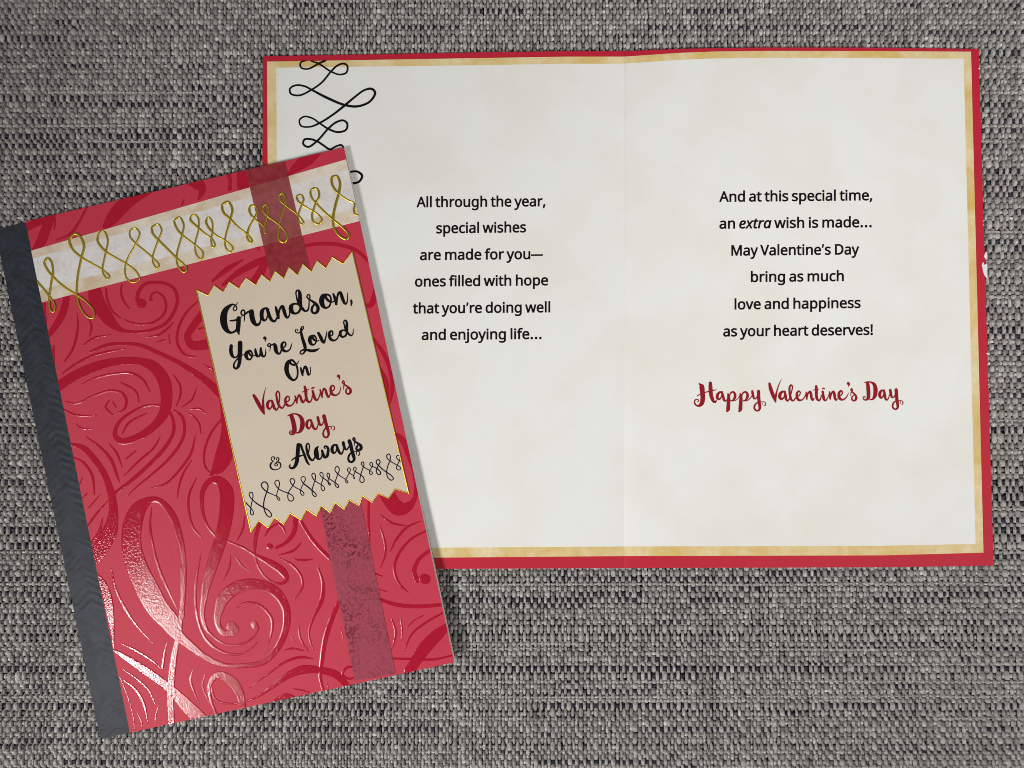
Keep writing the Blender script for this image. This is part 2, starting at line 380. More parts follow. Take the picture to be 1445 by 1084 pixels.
# ------------------------------------------------------------------ brush strokes read off the printed cards
BLACK_LETTERS = '''
@300 400 12.042
432,320,10 397,365,18 362,405,22 352,445,22 375,468,18 402,450,22 408,410,22 385,372,26 340,358,34 270,398,64 212,470,100 185,590,120 200,710,112 245,800,78 310,838,42 370,820,38 420,775,50
442,595,76 438,700,78 432,790,70 448,866,22
297,635,24 350,632,32 410,618,34 460,592,30 495,560,10
535,655,10 541,600,20 542,540,24 545,480,26 520,452,28 487,480,28 488,522,28 512,543,26 552,525,28 600,488,36 655,466,44
660,480,84 668,560,88 690,640,84 722,690,62 755,706,52 792,688,40 812,640,28 818,590,22
955,440,24 920,424,34 880,428,40 842,470,66 832,540,70 848,605,60 882,632,38 915,605,30 932,550,24
928,440,52 950,510,60 982,590,58 1020,638,46 1055,642,42 1085,600,28 1100,560,20
1072,402,34 1090,470,52 1110,540,56 1116,588,50
1120,580,36 1125,500,34 1150,422,40 1185,392,54 1207,445,62 1228,515,58 1250,568,46 1275,583,36 1300,550,26 1310,480,22
@400 395 12.042
285,440,30 235,412,32 172,410,40 132,450,72 130,510,80 160,558,60 210,573,36 255,550,40 285,500,40 300,440,46
298,440,46 286,380,62 281,300,68 275,220,58 255,180,36 225,185,30 212,220,26 222,290,26 245,370,40 275,430,50 330,500,52 370,532,36 410,520,32 430,460,24 436,380,22 438,330,22 450,290,24 440,256,24 412,255,24 400,290,26 430,325,28 490,365,38 558,420,54 588,480,58 570,545,52 520,568,40 482,535,42 488,470,42 530,408,30
735,248,36 672,280,80 648,360,88 670,440,72 720,478,36 775,450,34 802,390,28 806,320,32 780,265,34 735,248,34
705,265,36 733,320,46 770,360,40 820,380,26 865,362,18
845,238,32 870,300,50 890,370,54 897,415,42
903,390,34 915,290,34 940,225,44 965,217,50 990,280,58 1015,350,56 1042,402,42 1065,408,30 1085,350,22 1091,222,12
1150,350,36 1156,390,38 1148,446,16
@310 450 12.042
195,460,58 190,540,62 205,610,60 240,655,36 285,650,30 320,600,26
346,410,80 345,520,80 340,640,72 335,740,62 310,820,50 275,848,36 242,820,36 242,770,30 275,712,26 340,650,24 415,600,12
505,540,34 457,575,56 448,630,62 475,682,46 512,692,30 546,650,28 551,590,28 522,545,34 505,540,34
488,560,38 510,605,36 548,632,26 592,625,16
605,518,34 615,580,50 635,632,48 667,638,30 690,590,34 697,500,34
698,500,36 702,570,54 727,632,46 760,640,30 780,590,24 781,512,10
764,325,54 766,328,54
780,340,36 770,392,8
850,550,10 860,480,20 861,430,22 836,422,22 815,450,24 832,472,22 872,450,24 930,428,36
940,450,62 948,490,70 958,545,66 987,588,44 1020,590,34 1048,530,26 1062,500,26 1108,470,26 1122,425,28 1097,395,28 1062,420,44 1056,490,52 1085,538,50 1140,554,34 1190,520,26 1215,460,18 1230,403,8
1218,700,40 1160,742,66 1135,830,78 1150,930,72 1200,1008,56 1260,1043,36 1310,1000,32 1325,920,30 1318,840,34 1290,765,34 1240,706,36
1190,735,34 1215,768,36 1260,785,34 1310,768,22 1348,712,10
@400 445 12.042
238,265,16 235,240,14 211,240,16 203,275,20 230,300,20 275,295,22 310,260,24 340,215,20 334,190,18 310,200,24 296,250,34 305,320,46 330,420,54 360,510,58 368,570,50 358,622,34 320,660,24 285,648,24 290,615,24 330,590,30 400,592,42 480,605,52 550,595,44 620,556,8
507,345,36 457,375,60 447,430,64 470,488,50 515,502,28 550,460,26 556,400,26 532,355,32 507,345,34
488,370,46 515,412,40 560,440,24 602,428,16
592,302,44 630,370,58 662,440,54 688,466,38 703,430,30 724,350,22 738,260,8
772,352,30 825,340,24 838,300,26 820,268,28 787,285,42 777,350,52 805,408,50 860,430,34 910,400,26 942,335,22
1060,268,28 1010,255,30 970,280,48 965,330,52 1000,368,36 1050,350,36 1076,300,34
1080,295,36 1077,200,46 1074,120,40 1050,85,28 1025,105,24 1035,170,26 1060,250,42 1085,290,40 1120,330,36 1155,345,26 1180,310,20 1186,228,8
292,895,28 310,960,42 325,1015,36
335,970,26 345,910,30 365,872,38 385,890,44 405,955,46 425,1012,36 448,1000,22 462,878,12
@400 600 12.042
250,335,62 246,420,68 238,520,68 228,610,68 200,690,60 155,733,42 112,723,34 104,690,26 116,664,12
262,325,40 290,335,42 315,400,42 345,480,44 375,560,44 405,630,42 435,672,28
140,598,20 180,567,28 240,537,30 310,517,26 388,494,10
425,475,22 438,400,22 438,340,24 415,310,26 390,340,32 396,420,42 420,510,46 458,578,44 495,600,34 525,560,26 545,500,22
588,366,26 562,400,56 556,460,84 568,535,80 595,575,40 630,570,30 652,520,24 656,430,20
655,432,38 675,500,52 700,548,44 738,530,50 756,470,50 757,400,46 730,362,36 700,362,30 692,385,24 712,398,18
905,340,30 862,338,38 830,380,54 828,440,56 857,478,36 890,453,26 902,400,22
900,340,42 922,400,48 947,462,46 980,490,36 1010,450,26 1020,400,20
1015,300,54 1030,360,50 1055,413,38 1085,410,28 1108,370,26
1120,272,66 1145,350,64 1165,440,60 1193,530,58 1200,590,46 1160,628,38 1115,612,40 1101,565,36 1125,500,34 1170,460,26 1215,446,16 1240,452,16 1240,495,14
1240,448,10 1275,448,14 1296,480,18 1280,514,20 1262,510,10
1205,355,8 1210,290,22 1216,240,24 1196,215,26 1180,242,26 1215,280,30 1265,310,38 1312,350,52 1317,400,54 1275,430,44 1240,410,40 1250,360,34 1282,318,24
@370 570 12.042
205,940,22 205,908,20 175,900,16 153,930,18 165,962,18 195,975,14
188,976,16 147,1015,28 139,1065,32 165,1105,26 215,1121,18 280,1105,18 316,1055,22 300,1005,24 258,988,18
242,948,20 240,922,14 270,913,14 284,945,22 262,980,22 226,1010,20 212,1040,18 235,1055,14 262,1040,16 245,1015,16
'''
RED_LETTERS = '''
@350 530 12.042
97,338,48 140,410,64 200,520,64 255,612,56 275,655,26
265,640,36 260,540,42 255,430,34 270,320,22 302,200,6
412,436,26 372,427,36 336,465,52 331,525,52 360,568,36 395,543,26 412,490,22
408,436,40 425,490,48 450,558,46 485,584,32 515,540,24 524,480,22
520,500,22 535,400,24 530,300,26 505,268,28 481,300,32 490,390,38 515,490,44 550,540,38 585,554,28 620,500,24 640,452,22 690,430,24 700,380,24 675,352,26 641,385,38 635,450,46 665,503,46 720,515,30 775,470,24 800,400,20
797,348,24 815,400,40 830,465,32
835,430,24 842,385,28 865,332,34 885,350,40 905,410,46 935,458,38 968,410,24
962,190,40 980,260,54 985,350,50 1005,428,46 1045,453,32 1080,410,24 1092,340,20
918,284,14 980,258,22 1032,236,12
1097,262,38 1115,330,46 1140,398,46 1170,423,30 1205,370,22 1227,300,20
1077,222,16 1103,211,34 1128,208,14
1225,240,24 1240,300,38 1258,365,32
1262,330,24 1268,280,28 1290,222,34 1315,245,40 1335,310,44 1365,368,34 1395,320,22 1405,265,18
@400 520 12.042
800,395,22 850,370,24 866,320,24 841,290,28 806,315,38 804,385,46 830,438,46 885,458,30 940,425,24 965,370,16 976,303,6
934,130,54 937,133,54
952,148,32 945,206,6
1018,362,8 1025,300,18 1036,240,20 1016,210,22 1000,236,24 1030,270,26 1080,305,32 1130,350,44 1140,400,46 1110,434,34 1072,424,30 1061,380,28 1092,318,20
@350 530 12.042
668,690,12 720,665,28 780,652,24 845,665,34 900,715,62 924,790,74 920,870,78 890,943,56 850,973,30 812,972,24
735,680,66 765,780,76 785,880,78 785,955,72 755,998,42 717,997,24 702,970,20 717,940,16 741,944,16 736,970,14 720,966,8
1072,760,26 1030,758,34 1001,800,48 1000,865,48 1030,903,34 1060,878,24 1072,820,20
1068,760,36 1090,830,44 1115,893,44 1150,915,32 1180,870,22 1192,815,18
1185,715,50 1200,780,46 1225,838,40 1255,838,28 1280,790,22
1290,692,66 1310,770,60 1335,860,56 1363,950,50 1368,1010,40 1335,1053,34 1291,1038,34 1276,985,32 1300,915,28 1340,880,24 1390,868,14 1412,880,18 1410,918,12
1400,868,8 1450,860,14 1472,893,18 1455,928,16 1440,922,8
'''
GREETING = '''
@970 525 12.042
200,195,20 218,215,40 240,240,80 255,340,82 262,440,80 245,530,76 205,572,48 160,572,30 125,535,28 125,490,24 155,465,20 185,475,18 180,505,18 165,505,10
390,190,58 393,260,68 398,360,68 420,450,62 450,505,46 478,510,36 492,480,18
165,408,18 240,365,18 330,340,20 420,318,24 492,302,10
598,340,24 550,345,36 512,390,50 510,440,50 540,465,34 570,435,24 585,390,20
585,345,40 605,410,44 625,480,42 650,495,26 680,460,20 690,400,18
690,372,26 700,420,48 700,500,60 695,580,64 690,640,64 672,672,30
720,470,24 718,400,22 740,355,28 775,340,32 808,375,44 805,440,44 770,485,28 735,490,20 800,490,14 860,450,14 890,400,14
898,370,26 908,420,48 908,500,60 903,580,64 898,640,64 878,672,30
928,470,24 926,400,22 948,355,28 985,340,32 1020,375,44 1015,440,44 980,485,28 945,490,20 1010,490,14 1065,450,18 1100,400,16
1103,328,40 1115,390,44 1135,450,34 1165,450,26 1190,410,20
1210,330,54 1212,420,56 1220,520,54 1232,600,48 1215,650,34 1180,660,30 1145,635,32 1138,590,32 1165,540,28 1210,515,22 1265,508,12 1272,550,14
1262,508,8 1305,508,14 1330,540,18 1315,575,16 1298,572,8
@1075 525 12.042
132,200,44 150,280,62 185,380,62 220,460,52 236,510,26
236,490,24 240,400,34 258,320,24 290,220,18 335,122,6
400,335,22 350,335,36 312,375,54 307,430,56 335,463,40 370,440,24 388,395,20
388,335,40 402,400,46 415,465,42 438,492,30 465,465,22 480,420,18
478,430,22 510,320,22 522,250,24 500,222,28 475,255,34 472,340,38 485,420,42 505,475,38 535,490,28 570,450,22 595,425,20 640,395,20 655,350,22 630,325,26 600,360,38 597,425,44 625,475,44 672,480,28 720,440,20 748,380,16
755,345,24 762,400,36 765,460,30
770,430,22 790,360,30 820,335,40 838,380,46 845,440,44 865,480,32 890,450,20
925,245,44 928,320,52 928,400,50 945,465,44 975,488,30 1000,450,22 1012,400,18
872,310,14 925,300,18 975,292,10
1035,335,40 1045,400,46 1055,460,44 1080,488,28 1115,450,18 1142,385,16
1027,290,16 1050,280,30 1070,292,14
1152,340,24 1158,400,36 1162,458,30
1168,430,22 1188,360,30 1215,335,40 1235,380,46 1242,440,44 1262,480,30 1285,455,18
@1170 525 12.042
150,415,18 195,400,22 225,360,24 210,318,26 175,345,40 165,410,46 190,460,46 235,473,28 285,440,22 315,395,16 332,352,6
325,195,52 328,198,52
342,212,30 325,255,6
365,410,8 375,350,18 398,310,18 385,282,22 370,300,22 395,340,26 440,385,34 462,430,40 450,475,38 415,490,28 388,465,28 392,425,24 425,390,18
602,182,14 645,172,22 700,172,24 760,205,54 785,265,70 788,340,72 775,415,60 735,465,32 695,470,20
655,190,54 665,280,66 670,370,64 665,440,58 635,472,34 595,472,22 578,445,18 590,418,14 612,420,14 610,442,12 595,440,8
940,315,24 895,315,34 865,355,50 860,405,50 885,442,34 915,415,24 930,370,18
930,315,38 945,380,44 955,445,42 980,478,28 1010,445,20 1025,390,16
1040,310,46 1050,370,46 1068,430,34 1098,430,24 1120,395,18
1140,305,56 1145,390,56 1155,490,54 1168,570,48 1158,620,34 1122,635,28 1088,612,32 1080,570,30 1105,515,26 1150,490,20 1205,488,12 1210,530,16
1200,488,8 1238,490,14 1257,520,16 1245,552,16 1228,545,8
'''
TAG_FLOURISH = '''
@340 650 12.042
84,716,22 165,805,18 205,860 212,910 190,925 165,900 165,830 175,750 195,670 205,600 190,545 160,540 140,570 155,620 205,675 290,745,24 385,800,22 470,850,20 520,920 500,960 450,940 405,860,22 385,770 400,650 440,530 460,440 430,375 385,365 345,410 370,470 440,530 530,575,16 605,605 655,640 660,675 635,670 610,625 610,570 635,480,18 655,400 635,340 600,338 575,375 590,420 640,480 720,525 800,555 875,600 895,660 860,690 810,670 795,600 810,540 880,425 915,350 890,312 850,312 835,345 850,385 885,425 940,465,16 1010,500 1060,540 1070,580 1045,592 1015,560 1015,500 1060,390 1095,320 1080,280 1045,275 1020,305 1030,345 1070,395,22 1140,450,24 1210,510,22 1270,565,18 1280,600 1255,612 1215,570 1210,500 1240,390 1265,310 1260,240 1230,215 1205,240 1215,290 1260,345 1310,380,16 1370,415 1415,455 1415,500 1390,515 1365,480 1365,410 1395,290 1390,220 1360,200 1340,230 1360,270 1400,300,18 1450,335 1487,368 1524,405,18 1509,420 1484,388 1484,325 1502,285 1498,225 1472,215 1461,250 1485,295 1530,330 1605,380,20 1655,425,18 1655,457 1623,450 1597,405 1605,350 1648,225 1672,150 1642,102 1605,120 1598,165 1636,220 1704,275,16 1785,325 1815,362 1803,384 1781,365 1784,320 1840,212 1860,150 1835,124 1810,145 1817,182 1854,220 1909,258 1930,308,16 1917,300 1920,240 1940,188 1960,140 1940,113 1910,130 1917,168 1953,195,18 2035,245,18 2085,295 2090,350 2060,375 2023,350 2030,262 2065,150 2090,75 2078,28 2053,28 2047,62 2084,110 2140,143,16 2197,175 2233,212 2215,240 2185,218 2190,168 2234,95 2234,45 2208,32 2187,57 2203,90 2253,108 2315,140,20 2370,195,20 2370,232 2327,232 2302,195 2308,140 2340,78 2365,20 2340,-13 2302,2 2302,45 2340,85 2402,145,20 2477,202,20 2558,257,18 2590,313 2558,335 2495,288 2475,195 2502,75 2534,0 2534,-87 2508,-112 2477,-87 2483,-43 2533,7 2602,50,16 2658,82 2708,120 2702,157 2665,157 2640,120 2658,75 2696,-6 2696,-75 2658,-85 2640,-56 2665,-18 2722,22
'''
GOLD_FLOURISH = '''
@0 200 4.014
205,786,12 275,870,12 310,930,10 300,965 282,950 278,890 290,800,12 300,740 290,680 270,660,13 252,685 265,720,12 300,765 360,820,12 420,860,11 480,900,9 530,960 525,1000 490,990 450,930 435,870,11 440,760,12 460,660 475,590,13 455,540,13 425,522 395,550,14 405,600,12 460,655 520,690,9 580,725 620,765 610,778 585,750 580,720 600,620,10 610,560 590,510 565,515 552,560,12 595,620 650,655,10 715,692 770,735 790,775 755,798,9 715,770 712,690 770,575 790,520 770,492 740,500 735,535 770,578 815,615,9 862,655 900,700 890,718 868,690 865,650 895,560 915,500 895,468 862,485,12 865,520 900,560 950,610,12 1000,660,12 1055,715,10 1045,740 1010,710 1000,650 1030,530 1040,470 1015,428 988,450,11 1000,490 1030,528 1065,555,9 1105,585 1150,630 1140,668 1112,640 1105,580 1125,490 1120,430 1095,412 1078,440,12 1125,490 1160,520,9 1200,550 1218,590 1205,598 1195,560 1203,510 1200,450 1180,428 1167,455,12 1190,500 1230,535,9 1275,560 1320,605 1305,625 1280,605 1275,550 1305,440,12 1315,380 1290,340 1260,360,13 1265,400 1305,440 1350,485,9 1405,525,9
@330 230 8.028
130,795,18 152,812,20 180,840,20 208,885 195,905 165,880,22 150,830,24 170,740,24 235,620,22 265,530 235,485,20 195,485,24 175,530 195,590 250,645,18 335,718,18 362,775,18 356,800 340,765 350,700,20 375,600 390,520 365,470,22 335,485 325,530 365,590 430,640,18 510,700,18 570,760 605,840 570,900,22 520,880 500,800 515,690 545,580,22 575,470 580,390,24 545,340 512,370 530,430 580,475,18 650,530,18 715,580 770,640 790,680 765,695,20 735,660 730,590 770,470,20 790,410 755,358 715,380,22 725,430 775,475 830,510,18 890,545 960,590 995,650 960,693,22 905,670 885,600 905,520 930,450 965,380 950,300 910,285 870,320,22 880,390 930,455,22 1010,540 1120,640,24 1230,730 1300,820 1275,865,24 1190,820 1130,720 1125,620,28 1150,480 1190,340 1200,220,26 1165,150 1115,160 1110,230 1150,310 1210,365,18 1290,420 1365,460,18 1360,530,20 1370,580 1405,592
'''
PAGE_FLOURISH = '''
@330 50 4.014
518,143,12 480,160,12 420,190,10 380,182 378,155 415,140,9
440,146,9 480,160,10 550,205 600,222 638,210,11 642,172 620,160 585,172 550,205 500,265 440,308 370,340,11 322,330 318,302 350,283 400,288 440,308,12 530,355,15 630,395,14 700,402 770,375,13 800,325,14 780,303 740,310,12 690,345,12 630,395,14 560,450,12 485,497,12 430,518,10 380,512 372,480 400,460 445,470 485,497 535,530,12 590,548 635,535 642,500 620,482 580,492 535,528 475,595 420,632 393,615 400,590 435,588 475,602 510,625,12 545,646,12 568,634,11 590,624 610,622 620,640 590,690
600,790,12 655,774,12 700,772,13 726,795,14 710,828,13 665,838,13 600,820,12
'''
FOIL = '''
@0 200 4.014
130,500,40 200,462,46 290,430,30
290,420,52 262,490,56 235,560,58 200,618,44
310,425,8 312,460,12 305,498,8
492,372,12 450,450,14 400,520,16 320,558,8
850,280,30 760,320,62 690,370,80 640,430,70 600,480,40
1060,232,20 1112,235,70 1145,272,46 1125,325,14
1042,328,8 1032,355,12
1290,175,14 1300,220,16 1312,270,8
1385,150,80 1375,220,70 1380,290,60
@300 190 4.014
590,100,50 540,140,70 470,190,50 432,226,20
85,215,30 100,260,20 95,310,20
0,830,14 80,765,30 170,710,10
60,850,20 150,780,34 240,730,40 300,700,26
300,720,40 260,800,50 220,850,40
255,640,16 265,655,10
480,645,16 540,628,20 620,618,22 720,625,22 820,660,22 890,725,20
862,965,16 890,968,30 915,930,36 925,880,30
@0 400 4.014
380,60,34 362,150,42 322,230,40 270,300,26
245,115,30 252,180,20 262,230,10
535,10,64 545,90,84 590,170,76 640,230,55 690,265,24 760,275,18 850,265,18 940,225,20 990,150,20 1005,90,20 985,30,20 940,2,18 880,-6,18 820,5,20 783,50,22 778,95,24
800,112,56 803,114,56
855,92,20 855,70,14 880,50,12 920,70,14 940,120,16 930,170,16 880,215,14 800,232,12 740,220,10 705,205,6
690,5,10 685,50,14 700,100,14 732,142,8
600,30,12 610,100,14 640,160,12 685,198,6
438,172,6 440,250,14 420,350,14 390,410,12 362,445,6
503,200,8 518,240,14 508,298,8
466,350,6 530,310,14 625,291,6
832,305,6 900,290,14 950,255,14 980,222,6
888,333,6 932,321,12
956,288,6 962,338,10
303,355,12 303,430,16 310,478,6
1140,85,8 1060,160,14 1012,250,16 1005,340,16 1050,405,14 1105,416,8
1170,140,40 1100,235,44 1062,300,40 1090,350,50 1180,345,60
1125,258,12 1165,250,8
1150,458,6 1200,485,12 1230,512,6
512,387,12 600,350,18 700,340,18 800,352,22 900,395,24 1000,442,26 1100,502,34 1180,562,42 1250,625,52
338,522,6 420,462,14 520,410,14 620,385,14 708,369,6
320,590,56 420,525,56 540,472,54 660,442,44 780,440,42 870,472,62 928,550,72 943,640,68 930,730,58 870,810,46 780,870,40 690,893,36 652,860,28 672,790,20 740,732,16 830,692,14 915,690,12
690,855,6 730,790,14 832,734,6
460,573,6 540,535,12 640,512,12 740,508,14 810,545,14 850,615,6
682,561,6 740,590,14 775,620,12 787,675,6
372,668,6 430,680,10 520,640,12 620,608,14 690,620,16 715,660,18 705,710,14 660,737,8
618,663,8 598,700,12 642,747,8
640,672,8 657,702,8
362,713,6 430,745,12 548,748,6
432,797,6 460,820,10 512,823,6
982,517,6 1020,580,14 1020,640,12 998,695,6
1112,597,6 1085,660,12 1028,702,6
1082,712,8 1130,710,12 1165,737,8
1052,728,6 1100,755,10 1130,800,10 1138,850,6
1255,640,30 1268,740,36 1282,850,62 1272,960,98 1238,1040,76 1190,1088,14
1257,765,10 1200,840,14 1160,940,14 1160,1030,12 1200,1090,12
985,715,8 1030,755,18 1046,820,18 1030,890,18 960,990,16 860,1082,12 760,1165,8 722,1205,5
955,715,14 982,780,18 980,850,20 930,935,22 840,1030,22 740,1120,22 648,1190,20
1106,865,6 1082,960,16 1020,1053,14 940,1133,12 856,1160,6
1087,1000,6 1040,1073,12 1015,1143,12 1004,1216,6
907,870,6 870,933,12 790,1003,14 700,1092,6
766,950,10 713,995,10
488,868,6 570,930,14 630,1000,18 660,1080,16 677,1125,6
618,908,6 660,960,14 692,1040,6
@0 600 4.014
388,105,16 470,128,30 540,200,36 592,280,36 625,370,42 640,440,46 640,520,62 622,600,84 575,690,90 525,765,70
405,178,8 470,210,14 520,280,16 536,395,8
468,298,6 446,345,8
492,388,8 470,412,8
568,392,6 500,472,10
614,425,6 540,510,14 485,590,8
582,525,6 560,610,20 512,675,14
1032,1090,22 1045,900,24 1040,750,28 1015,620,38 970,500,44 900,425,32 850,425,40 790,470,84 752,560,110 745,680,114 775,800,122 825,910,130 890,1030,125 960,1110,110
860,465,5 850,560,14 865,680,18 900,810,18 950,930,14 1003,1042,5
1220,628,12 1170,560,16 1145,460,22 1150,370,30 1190,315,34 1240,315,52 1280,370,78 1285,460,82 1270,570,78 1240,680,74 1200,800,66 1165,920,50 1152,1000,36 1147,1080,28 1171,1155,20 1221,1210,14 1281,1243,14 1361,1243,14 1431,1203,14 1464,1148,12
1310,1140,58 1325,1158,62
1318,1175,50 1270,1180,36 1232,1115,34 1241,1045,56 1271,975,74 1351,915,72 1461,903,62 1561,943,56 1619,1033,46 1621,1143,42 1571,1263,38 1491,1343,34 1381,1363,28 1261,1358,28 1161,1313,36 1080,1250,48 1020,1200,62 960,1135,82
1138,726,5 1115,850,16 1105,960,16 1121,1103,16 1161,1203,18 1221,1263,20 1281,1293,16 1361,1298,12 1421,1268,12 1458,1230,6
1332,1042,5 1381,1011,14 1441,1008,14 1501,1043,16 1541,1103,16 1536,1183,14 1504,1272,5
1441,1126,38 1445,1134,40
1462,1140,10 1461,1153,14 1431,1203,12
1307,737,6 1300,800,12 1263,888,5
1333,742,6 1370,795,12 1408,822,5
1111,302,6 1070,400,14 1075,520,14 1100,590,14 1148,643,6
1387,515,6 1375,590,12 1343,655,5
1340,298,8 1352,318,5
1290,658,12 1370,690,14 1445,735,18 1533,780,38 1603,830,42 1623,870,30 1603,895,18 1563,895,12 1503,860,12 1463,800,12 1443,720,12 1443,640,12 1466,565,20
632,812,6 651,920,16 711,1043,18 771,1133,14 869,1241,5
540,835,16 580,895,40 610,980,52 626,1083,42 638,1173,22 642,1263,10
1036,1080,22 1036,1000,22
1036,800,34 1036,923,30 1026,1053,26 1016,1173,30 991,1283,36 971,1443,42 966,1563,40 972,1690,38
648,1276,18 721,1323,36 841,1403,50 961,1493,52 1041,1573,74 1125,1660,88
688,1238,6 761,1273,16 851,1328,14 914,1380,6
943,1238,6 931,1293,16 920,1372,18
699,1386,6 781,1443,14 841,1503,14 881,1586,6
704,1449,12 761,1493,18 811,1573,20 838,1690,6
680,1430,5 721,1533,8 751,1633,8 763,1722,7
897,1590,6 881,1653,10 878,1695,6
780,1636,6 801,1683,12 807,1712,7
1092,1388,6 1079,1443,16 1096,1503,12 1128,1576,5
1163,1410,6 1146,1473,12 1171,1543,10 1225,1622,6
1195,1483,14 1221,1553,14 1291,1578,12 1381,1568,12 1461,1538,14 1541,1483,24 1641,1413,40 1720,1385,50 1811,1388,40 1901,1413,44 1951,1460,36 1975,1490,30
1221,1630,14 1191,1543,20 1191,1463,28 1231,1418,42 1301,1443,58 1351,1503,52 1378,1590,36
@320 780 4.014
265,838,10 330,812,30 395,822,14
378,770,6 430,780,8 468,792,5
128,767,5 230,690,12 330,620,14 420,592,16 488,602,6
408,410,6 415,480,12 462,558,6
326,553,5 370,543,12 436,555,6
368,478,6 382,503,8
640,270,24 592,380,30 560,480,30 540,600,26 530,700,20 546,785,16
568,735,6 578,775,6
648,425,6 660,495,6
720,645,12 680,652,14 655,690,16 690,715,12 730,705,12
512,80,6 545,170,18 540,270,20 490,370,16 465,460,12 492,555,5
932,370,6 955,440,14 950,500,12 932,550,5
983,365,6 993,430,10 990,495,6
1114,356,6 1060,385,8 1028,420,5
1230,338,10 1130,395,14 1050,460,12 1003,560,5
1250,415,36 1200,460,64 1130,530,74 1080,600,64 1035,670,60
930,600,12 1050,603,14 1170,605,14 1290,580,10
845,123,6 882,134,6
860,208,6 905,220,6
860,262,18 960,295,22 1080,305,22 1235,294,20
@250 620 4.014
498,548,8 520,510,14 570,480,12 600,500,14 613,535,6
670,450,30 660,530,26 610,590,20 560,615,16
522,606,34 526,608,34
440,640,10 450,540,20 470,470,20
695,455,20 760,560,22 830,640,24 890,695,24
702,586,6 660,630,14 576,656,6
582,673,6 650,710,14 700,770,14 710,830,14 668,908,6
662,679,8 710,685,14 768,679,6
798,720,5 825,810,18 820,900,22 780,990,16 745,1090,8
1085,340,12 1085,470,16 1092,610,5
1146,425,6 1220,475,14 1294,490,6
1379,464,6 1300,500,14 1240,570,14 1208,635,5
1420,514,12 1320,570,14 1250,660,16 1230,740,16 1260,820,14 1308,867,5
1148,490,6 1175,580,14 1180,650,12 1153,725,5
1460,610,20 1370,680,22 1342,750,26 1360,800,28
1400,790,58 1406,792,58
1122,758,6 1162,776,6
@260 360 4.014
1072,475,14 1130,560,24 1168,660,24 1178,760,22 1165,840,10
1105,640,20 1140,720,34 1150,810,24
'''
CRESCENT = ((1130,-150),(1215,-40),(1255,50),(1290,150),(1360,330),(1390,520),(1380,680),(1330,745),(1250,772),(1180,720),(1130,630),(1080,560),(900,600),(930,690),(985,790),(1040,870),(1110,928),(1190,945),(1290,920),(1370,850),(1430,720),(1446,600),(1440,480),(1400,250),(1360,80),(1310,-50),(1240,-135),(1160,-190))
TAG_TOP = (270, 350, 6.021, ((42,358),(142,405),(192,318),(268,375),(322,288),(403,345),(463,255),(548,315),(595,225),(667,285),(710,198),(785,258),(828,163),(902,232),(945,137),(1020,200),(1065,107),(1143,172),(1195,77),(1288,135),(1368,32)))
TAG_BOTTOM = (340, 640, 5.78, ((1368,325),(1258,288),(1203,365),(1115,325),(1072,400),(992,345),(962,425),(882,377),(842,455),(768,400),(728,482),(657,425),(615,510),(537,457),(490,542),(402,487),(350,577),(275,523),(223,606),(148,548),(82,640)))

# ------------------------------------------------------------------ materials
def paper(name, base, spots, rough=0.62, spec=0.25, grain=0.04):
    m = Mat(name)
    o = m.obj()
    f = m.noise(o, 3500, 2)
    c = m.mix(m.ramp(m.noise(o, 55, 5, 0.6), ((0.35, 0.0), (0.7, 1.0))), base, spots)
    c = m.mix(m.math('MULTIPLY', f, grain * 2), c, (0.0, 0.0, 0.0))
    m.set(Base_Color=c, Roughness=rough, Specular_IOR_Level=spec)
    m.bump(f, 0.12, 0.00005)
    return m.m


RED = paper('red_card_stock', (0.53, 0.033, 0.066), (0.50, 0.030, 0.060))
RED_IN = paper('crimson_card_stock', (0.50, 0.013, 0.036), (0.47, 0.011, 0.031))
RED_LOW = paper('dark_red_card_stock', (0.20, 0.006, 0.012), (0.18, 0.005, 0.010))
WHITE = paper('white_paper_core', (0.78, 0.77, 0.76), (0.74, 0.73, 0.72))
TAGP = paper('tan_tag_paper', (0.63, 0.535, 0.425), (0.605, 0.51, 0.40), grain=0.03)


def parchment():
    m = Mat('parchment_print')
    o = m.obj()
    c = m.mix(m.ramp(m.noise(o, 34, 4, 0.55), ((0.42, 0.0), (0.66, 1.0))), (0.785, 0.792, 0.765), (0.757, 0.738, 0.68))
    c = m.mix(m.ramp(m.noise(o, 110, 5, 0.6), ((0.45, 0.0), (0.75, 0.5))), c, (0.745, 0.748, 0.71))
    # laid-paper weave of the print
    mp = m.n('ShaderNodeMapping'); m.put(mp, 'Vector', o); mp.inputs['Scale'].default_value = (1, 14, 1)
    mq = m.n('ShaderNodeMapping'); m.put(mq, 'Vector', o); mq.inputs['Scale'].default_value = (14, 1, 1)
    w = m.math('ADD', m.noise(mp.outputs[0], 150, 2), m.noise(mq.outputs[0], 150, 2))
    c = m.mix(m.ramp(w, ((0.0, 0.0), (1.0, 0.10))), c, (0.55, 0.53, 0.48))
    m.set(Base_Color=c, Roughness=0.6, Specular_IOR_Level=0.25)
    m.bump(m.noise(o, 2500, 2), 0.1, 0.00004)
    return m.m


def gilt_paper():
    m = Mat('yellowed_border_print')
    o = m.obj()
    c = m.mix(m.ramp(m.noise(o, 60, 3, 0.6, 0.6), ((0.36, 0.0), (0.66, 1.0))), (0.74, 0.62, 0.38), (0.63, 0.43, 0.12))
    c = m.mix(m.ramp(m.noise(o, 420, 4, 0.7), ((0.4, 0.0), (0.8, 0.55))), c, (0.55, 0.36, 0.10))
    c = m.mix(m.ramp(m.noise(o, 1200, 2, 0.7), ((0.55, 0.0), (0.8, 0.3))), c, (0.80, 0.70, 0.46))
    m.set(Base_Color=c, Roughness=0.6, Specular_IOR_Level=0.25)
    return m.m


